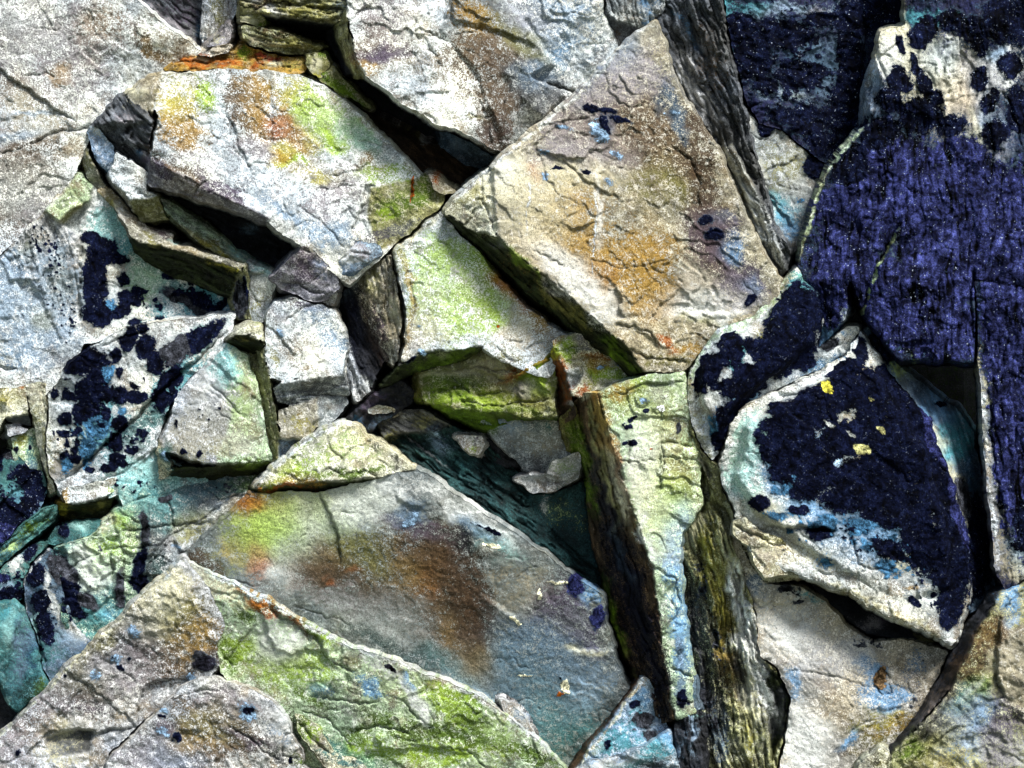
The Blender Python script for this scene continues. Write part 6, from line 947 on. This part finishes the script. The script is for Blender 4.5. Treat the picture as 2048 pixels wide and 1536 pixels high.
rock('rock_block', 'speckled purplish brown block at the bottom left with one round blue black spot', 'rock block',
     [('lgrey', [(170, 1760, 165), (210, 1530, 165), (290, 1448, 165), (350, 1385, 165), (395, 1352, 165), (425, 1348, 165), (470, 1366, 165), (510, 1378, 165), (545, 1400, 162), (572, 1430, 158), (586, 1470, 152), (606, 1500, 148), (604, 1530, 142), (690, 1560, 130), (720, 1760, 130)])],
     st=[('lilac', 450, 1400, 60, 30, 20, .6), ('brown', 430, 1440, 90, 50, 10, .5), ('dgrey', 330, 1500, 90, 50, 0, .4), ('olive', 420, 1450, 60, 40, 0, .65), ('ochre', 400, 1480, 50, 30, 0, .45), ('purple', 330, 1462, 20, 14, 0, .5), ('lilac', 300, 1520, 80, 40, 0, .6), ('purple', 480, 1470, 50, 10, 38, .7), ('sky', 340, 1520, 60, 30, 0, .3), ('blueg', 560, 1470, 30, 30, 0, .35), ('brown', 440, 1500, 80, 30, 0, .4), ('white', 570, 1440, 24, 24, 0, .4), ('moss', 592, 1520, 20, 14, 0, .5), ('dgrey', 540, 1510, 30, 8, 40, .6)],
     li=[('steel', 496, 1422, 16, 15, 0, .04), ('navy', 496, 1422, 11, 10, 0, .12), ('navy', 352, 1472, 9, 8), ('navy', 325, 1434, 6, 6), ('steel', 330, 1418, 5, 4), ('navy', 584, 1520, 5, 5), ('steel', 325, 1465, 9, 7)],
     cr=[(2.2, 8, [(580, 1460), (562, 1480), (566, 1510), (600, 1520)]), (2.4, 7, [(455, 1450), (500, 1480), (560, 1520)]), (1.6, 4, [(340, 1400), (400, 1380), (440, 1385)])], T=220, er=12, ter=3, n3=3.5)
rock('rock', 'slim green and cream flake curving along the bottom, right of the speckled front block', 'rock',
     [('cream', [(586, 1425, 118), (610, 1432, 120), (640, 1455, 118), (654, 1480, 112), (668, 1500, 108), (720, 1520, 110), (760, 1560, 110), (700, 1570, 110), (650, 1535, 112), (620, 1500, 116), (596, 1465, 118)])],
     st=[('moss', 604, 1450, 16, 26, -30, .85), ('lime', 630, 1460, 26, 12, 40, .6), ('teal', 690, 1520, 50, 7, 25, .8), ('dmoss_shade', 630, 1500, 30, 8, 40, .6)], cr=[(3, 10, [(596, 1440), (625, 1478), (660, 1510)])], er=6, T=90, n1=3)
# --- teal rocks at the left
rock('rock', 'cracked green white rock mass between the lower spotted slab and the purplish brown slab', 'rock',
     [('paleg', [(96, 1100, 40), (130, 1088, 50), (180, 1076, 50), (215, 1035, 45), (225, 1018, 40), (270, 1000, 30), (300, 940, 5), (330, 960, -10), (450, 955, -40), (545, 935, -40), (560, 925, -40), (515, 975, 0), (430, 1050, 10), (360, 1115, 20), (290, 1190, 30), (190, 1285, 40), (150, 1290, 40), (120, 1240, 50), (110, 1180, 50)]),
      ('grey', [(300, 1000, 25), (400, 960, -20), (545, 935, -35), (515, 975, 0), (430, 1050, 10), (360, 1115, 20), (280, 1190, 28), (275, 1100, 26)])],
     st=[('teal', 100, 1120, 60, 60, 0, .8), ('aqua', 190, 1230, 50, 40, 0, .6), ('teal', 260, 1000, 60, 26, 0, .7), ('teal', 330, 1010, 60, 40, 0, .85), ('teal', 180, 1230, 60, 60, 0, .8), ('gteal', 300, 1130, 30, 90, 0, .75), ('gteal', 130, 1200, 30, 60, -20, .8), ('steel', 400, 990, 80, 40, -20, .6), ('pteal', 300, 1000, 60, 30, 0, .5), ('lime', 250, 1030, 26, 26, 0, .45), ('lime', 220, 1090, 50, 24, 0, .35), ('moss', 500, 960, 60, 16, -20, .55), ('teal', 420, 975, 60, 16, 0, .6), ('lilac', 320, 1080, 26, 30, 0, .5), ('brown', 400, 1010, 60, 16, -20, .45), ('khaki', 380, 1050, 50, 30, -30, .5), ('dgrey', 290, 1100, 16, 60, 0, .7), ('sky', 215, 1225, 24, 16, 0, .6), ('dark', 240, 1160, 14, 50, 0, .7), ('white', 160, 1110, 30, 26, 0, .6), ('white', 180, 1160, 40, 40, 0, .5), ('cream', 215, 1050, 20, 30, 30, .5), ('sky', 350, 1090, 14, 5, 20, .5), ('teal', 180, 1240, 40, 30, 0, .5)],
     li=[('navy', 280, 1130, 14, 40, 10), ('dark', 290, 1060, 10, 40), ('navy', 150, 1220, 30, 16, 40), ('dark', 130, 1140, 18, 40, -30), ('dark', 240, 1180, 10, 34), ('navy', 140, 1180, 20, 36, -20), ('dark', 330, 1000, 16, 8), ('dark', 175, 1200, 26, 16, 30), ('navy', 280, 1165, 20, 20, 0)],
     speck=('dark', 7, .12, [(170, 1180, 70, 60, 0), (290, 1080, 40, 90, 0), (200, 1100, 40, 10, -10), (450, 980, 100, 30, -15)]),
     cr=[(2.4, 8, [(225, 1020), (232, 1070), (222, 1110), (225, 1170)]), (2, 7, [(135, 1140), (175, 1115), (225, 1098), (310, 1090)]), (2, 7, [(300, 1100), (360, 1060), (420, 1030), (520, 955)]), (2.4, 8, [(230, 1065), (280, 1060), (330, 1050), (420, 1045)]), (2, 7, [(280, 1190), (300, 1130), (345, 1060)]), (2, 6, [(222, 1110), (260, 1130), (280, 1120)]), (2.4, 9, [(340, 1000), (345, 1060)]), (2.6, 9, [(220, 1010), (270, 1004), (330, 980)]), (2, 7, [(400, 970), (440, 1000), (500, 985)])],
     sp=[(12, 30, [(135, 1135), (130, 1090)]), (14, 30, [(280, 1190), (290, 1090), (300, 1020)]), (12, 26, [(136, 1150), (175, 1115), (225, 1098)]), (12, 30, [(232, 1170), (222, 1110), (232, 1060)])], T=150, er=10, ter=9, n3=3.5)
rock('rock', 'small shaded teal stone in the notch behind the cracked green white mass', 'rock',
     [('teal', [(110, 1052, 0), (150, 1040, 10), (215, 1036, 15), (190, 1070, 20), (150, 1084, 20), (110, 1090, 10), (90, 1085, 0)])],
     st=[('pteal', 165, 1055, 24, 10, 0, .6), ('gteal', 110, 1060, 30, 20, 0, .6)], li=[('navy', 125, 1062, 14, 14)], er=8, T=100)
rock('rock', 'narrow green layered spine running down to the left edge beside the navy blotched slab', 'rock',
     [('teal', [(-60, 1160, 15), (0, 1098, 15), (40, 1052, 20), (80, 1018, 20), (118, 1005, 10), (112, 1045, 0), (70, 1072, 10), (30, 1110, 20), (-20, 1150, 25), (-60, 1190, 20)], dict(sa=-42, sw=9, amp=6, sc=.9))],
     st=[('lgreen', 20, 1105, 24, 8, -40, .7), ('moss', 60, 1055, 30, 8, -40, .6)], mat='l', er=6, T=100)
rock('rock', 'dark blue crusted rib with a thin white curved edge near the left edge', 'rock',
     [('steel', [(44, 1185, 60), (46, 1160, 62), (66, 1128, 64), (98, 1098, 62), (112, 1120, 60), (130, 1200, 55), (160, 1260, 50), (186, 1285, 50), (100, 1370, 50), (84, 1330, 50), (70, 1260, 50), (52, 1220, 55)])],
     st=[('white', 110, 1200, 9, 60, -22, .8), ('white', 150, 1255, 20, 26, -40, .7), ('white', 52, 1140, 8, 26, 20, .7), ('blue', 70, 1160, 20, 30, 0, .6), ('teal', 100, 1300, 30, 40, 0, .6), ('pteal', 74, 1250, 8, 30, -12, .6), ('blueg', 130, 1280, 30, 20, 0, .5)],
     li=[('navy', 70, 1150, 20, 30, 0), ('navy', 80, 1200, 22, 26), ('dark', 110, 1140, 12, 34, -20), ('navy', 90, 1250, 16, 40, -10), ('navy', 130, 1230, 10, 26, -30)], speck=('navy', 8, .05, [(90, 1250, 60, 120, 0)]), mat='d', er=10, T=120, cr=[(2.4, 8, [(62, 1220), (80, 1280), (90, 1340)])], ln=[('white', 3, [(110, 1090), (72, 1124), (50, 1156), (46, 1190), (56, 1226)]), ('white', 5, [(96, 1180), (110, 1210), (120, 1240), (150, 1262), (180, 1280)])])
rock('rock', 'rough blue grey rock at the left edge above the smooth glassy teal slab', 'rock',
     [('teal', [(-200, 1180, 30), (-20, 1150, 30), (30, 1115, 35), (70, 1085, 30), (100, 1080, 30), (66, 1128, 45), (46, 1160, 48), (44, 1200, 45), (0, 1215, 40), (-200, 1240, 40)])],
     st=[('white', 30, 1130, 20, 16, -40, .6), ('blueg', 10, 1180, 40, 20, 0, .5), ('sky', 40, 1100, 26, 10, -40, .4)], li=[('navy', 60, 1105, 20, 14, -40), ('navy', 20, 1190, 40, 14, 0), ('viol', 5, 1160, 16, 8)], speck=('navy', 7, .1, [(30, 1150, 60, 60, 0)]), mat='d', er=8, T=120)
rock('flat_rock', 'smooth glassy teal and blue slab with a rounded foot at the lower left edge', 'rock slab',
     [('teal', [(-200, 1215, 60), (0, 1200, 60), (30, 1196, 62), (52, 1215, 66), (66, 1250, 70), (80, 1320, 76), (100, 1370, 76), (70, 1400, 70), (36, 1422, 60), (16, 1410, 55), (4, 1370, 55), (-200, 1350, 55)])],
     st=[('steel', 40, 1300, 16, 60, 14, .7), ('blue', 55, 1300, 14, 40, 0, .6), ('aqua', 10, 1230, 30, 40, 0, .45), ('pteal', 20, 1250, 14, 40, 14, .5), ('gteal', 60, 1380, 30, 20, -40, .7), ('moss', 80, 1375, 26, 10, -45, .6), ('pteal', 12, 1390, 6, 30, -10, .6)], cr=[(1.6, 4, [(40, 1240), (20, 1300), (8, 1360)])], er=16, rd=.9, T=150, ter=2, bl=5, mat='s')
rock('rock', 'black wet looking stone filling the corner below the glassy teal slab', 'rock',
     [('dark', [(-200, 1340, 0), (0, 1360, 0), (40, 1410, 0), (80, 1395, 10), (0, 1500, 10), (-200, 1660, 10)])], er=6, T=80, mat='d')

# --- bottom right
rock('rock', 'triangular blue and black mottled rock at the bottom with a dark straight left edge', 'rock',
     [('blueg', [(1278, 1358, 70), (1292, 1350, 70), (1318, 1385, 60), (1332, 1440, 55), (1345, 1490, 60), (1300, 1520, 85), (1220, 1540, 85), (1140, 1560, 80), (1140, 1548, 70), (1180, 1490, 72)]),
      ('dbrown', [(1124, 1548, 30), (1170, 1490, 30), (1255, 1385, 35), (1280, 1352, 50), (1282, 1362, 70), (1190, 1484, 74), (1144, 1552, 74)], dict(pt='edge_face', sa=-50, sw=6, amp=3, sc=1.0))],
     st=[('aqua', 1240, 1470, 60, 30, -30, .6), ('teal', 1230, 1500, 50, 20, 0, .5), ('sky', 1290, 1390, 20, 20, 0, .5), ('cream', 1190, 1500, 30, 10, -50, .4), ('blue', 1280, 1400, 20, 20, 0, .5)],
     li=[('navy', 1270, 1410, 12, 9), ('dark', 1290, 1440, 20, 16, 30), ('dark', 1300, 1470, 16, 9), ('navy', 1215, 1490, 8, 7)], speck=('dark', 6, .12, [(1280, 1430, 40, 50, 0), (1210, 1490, 20, 10, 0)]), er=5, T=130, ln=[('cream', 3, [(1284, 1360), (1192, 1488), (1146, 1556)])])
rock('boulder', 'pale sky blue rounded boulder top cut by the bottom edge of the picture', 'boulder',
     [('blueg', [(1130, 1560, 110), (1175, 1520, 120), (1240, 1506, 125), (1290, 1490, 125), (1338, 1456, 120), (1344, 1490, 120), (1360, 1530, 115), (1372, 1760, 110), (1130, 1760, 120)])],
     st=[('aqua', 1310, 1500, 40, 20, -20, .7), ('sky', 1330, 1480, 26, 20, 0, .7), ('white', 1200, 1530, 50, 14, -10, .6), ('lilac', 1180, 1550, 40, 16, 0, .4), ('dark', 1310, 1530, 30, 8, 0, .6), ('teal', 1240, 1530, 40, 10, 0, .5)], er=20, bl=5, T=140, ter=2)
rock('rock', 'black and blue striped rounded rock at the bottom edge, left of the olive streaked column', 'rock',
     [('dark', [(1344, 1450, 90), (1362, 1428, 95), (1396, 1418, 95), (1412, 1440, 90), (1420, 1760, 90), (1365, 1760, 90), (1355, 1520, 90), (1345, 1490, 88)], dict(sa=84, sw=10, amp=6, sc=1.2))],
     st=[('blueg', 1385, 1450, 8, 50, -6, .7), ('steel', 1360, 1500, 12, 50, 0, .5), ('pteal', 1375, 1425, 20, 8, 0, .6)], mat='d', er=14, T=130)
rock('rock', 'small blue rock chip low between the pale green block and the olive streaked column', 'rock',
     [('steel', [(1350, 1370, 95), (1376, 1340, 100), (1392, 1350, 90), (1402, 1420, 85), (1385, 1425, 90), (1356, 1430, 95)])],
     st=[('sky', 1362, 1340, 14, 26, 0, .7), ('aqua', 1370, 1400, 16, 14, 0, .5), ('dark', 1380, 1350, 12, 10, 0, .8)], er=7, T=80, n1=3)
rock('flat_rock', 'brown and blue tilted slab in the bottom right corner with a long black left edge', 'rock slab',
     [('khaki', [(2300, 960, 150), (2048, 1160, 160), (2000, 1188, 170), (1975, 1230, 190), (1940, 1300, 200), (1900, 1380, 205), (1850, 1440, 205), (1800, 1490, 200), (1770, 1520, 190), (1740, 1540, 180), (1710, 1760, 180), (2300, 1760, 220)]),
      ('dark', [(2048, 1150, 100), (2010, 1160, 100), (1975, 1190, 110), (1920, 1270, 110), (1880, 1350, 108), (1830, 1430, 106), (1785, 1488, 105), (1768, 1500, 110), (1772, 1520, 185), (1802, 1488, 198), (1850, 1438, 205), (1902, 1376, 205), (1942, 1296, 200), (1978, 1226, 190), (2003, 1186, 170), (2060, 1156, 150)], dict(pt='edge_face', sa=-52, sw=8, amp=4, sc=.9)),
      ('tan', [(2000, 1240, 195), (2020, 1260, 205), (2048, 1250, 205), (2300, 1200, 210), (2300, 1420, 215), (2048, 1440, 215), (2000, 1400, 210), (1990, 1340, 205)])],
     st=[('brown', 1900, 1420, 60, 60, 0, .6), ('dbrown', 1960, 1300, 26, 80, 38, .8), ('dark', 1860, 1460, 50, 14, -45, .7), ('purple', 2000, 1480, 40, 60, 0, .7), ('brown', 1960, 1290, 24, 70, 38, .6), ('sky', 2020, 1190, 30, 30, -40, .7), ('aqua', 1920, 1400, 40, 20, -50, .5), ('blueg', 1930, 1450, 60, 60, -50, .6), ('sky', 1960, 1430, 30, 30, 0, .5), ('purple', 1990, 1470, 30, 60, 0, .6), ('olive', 1870, 1480, 50, 26, -30, .7), ('moss', 1820, 1500, 40, 20, -20, .7), ('tan', 2020, 1330, 40, 60, 0, .5), ('ochre', 1980, 1270, 20, 30, 30, .4), ('white', 1940, 1380, 30, 8, -50, .5), ('moss', 1950, 1370, 30, 30, 0, .5), ('white', 2000, 1500, 60, 40, 0, .4), ('blueg', 2030, 1240, 24, 12, -30, .5), ('teal', 1920, 1380, 20, 20, 0, .5)],
    
     cr=[(2.6, 9, [(2000, 1230), (1995, 1300), (1990, 1360), (2010, 1400)]), (2.2, 7, [(1900, 1400), (1850, 1470), (1800, 1500)]), (2.2, 8, [(2005, 1225), (2020, 1200), (2048, 1180)])], sp=[(14, 40, [(2010, 1400), (1990, 1340), (1998, 1240)]), (12, 40, [(1780, 1530), (1850, 1490), (1890, 1500)])], T=230, er=14, bl=4, n3=4, ter=4)
rock('rock', 'cream rounded lobe with small holes at the foot of the bottom right slab', 'rock',
     [('cream', [(1714, 1536, 190), (1735, 1512, 195), (1765, 1492, 200), (1782, 1500, 200), (1800, 1530, 195), (1810, 1600, 190), (1790, 1760, 190), (1700, 1760, 180)])],
     st=[('dark', 1745, 1525, 5, 10, 30, .8), ('dark', 1775, 1525, 7, 12, 0, .8), ('olive', 1760, 1530, 30, 20, 0, .4)], er=12, T=90, n1=3)
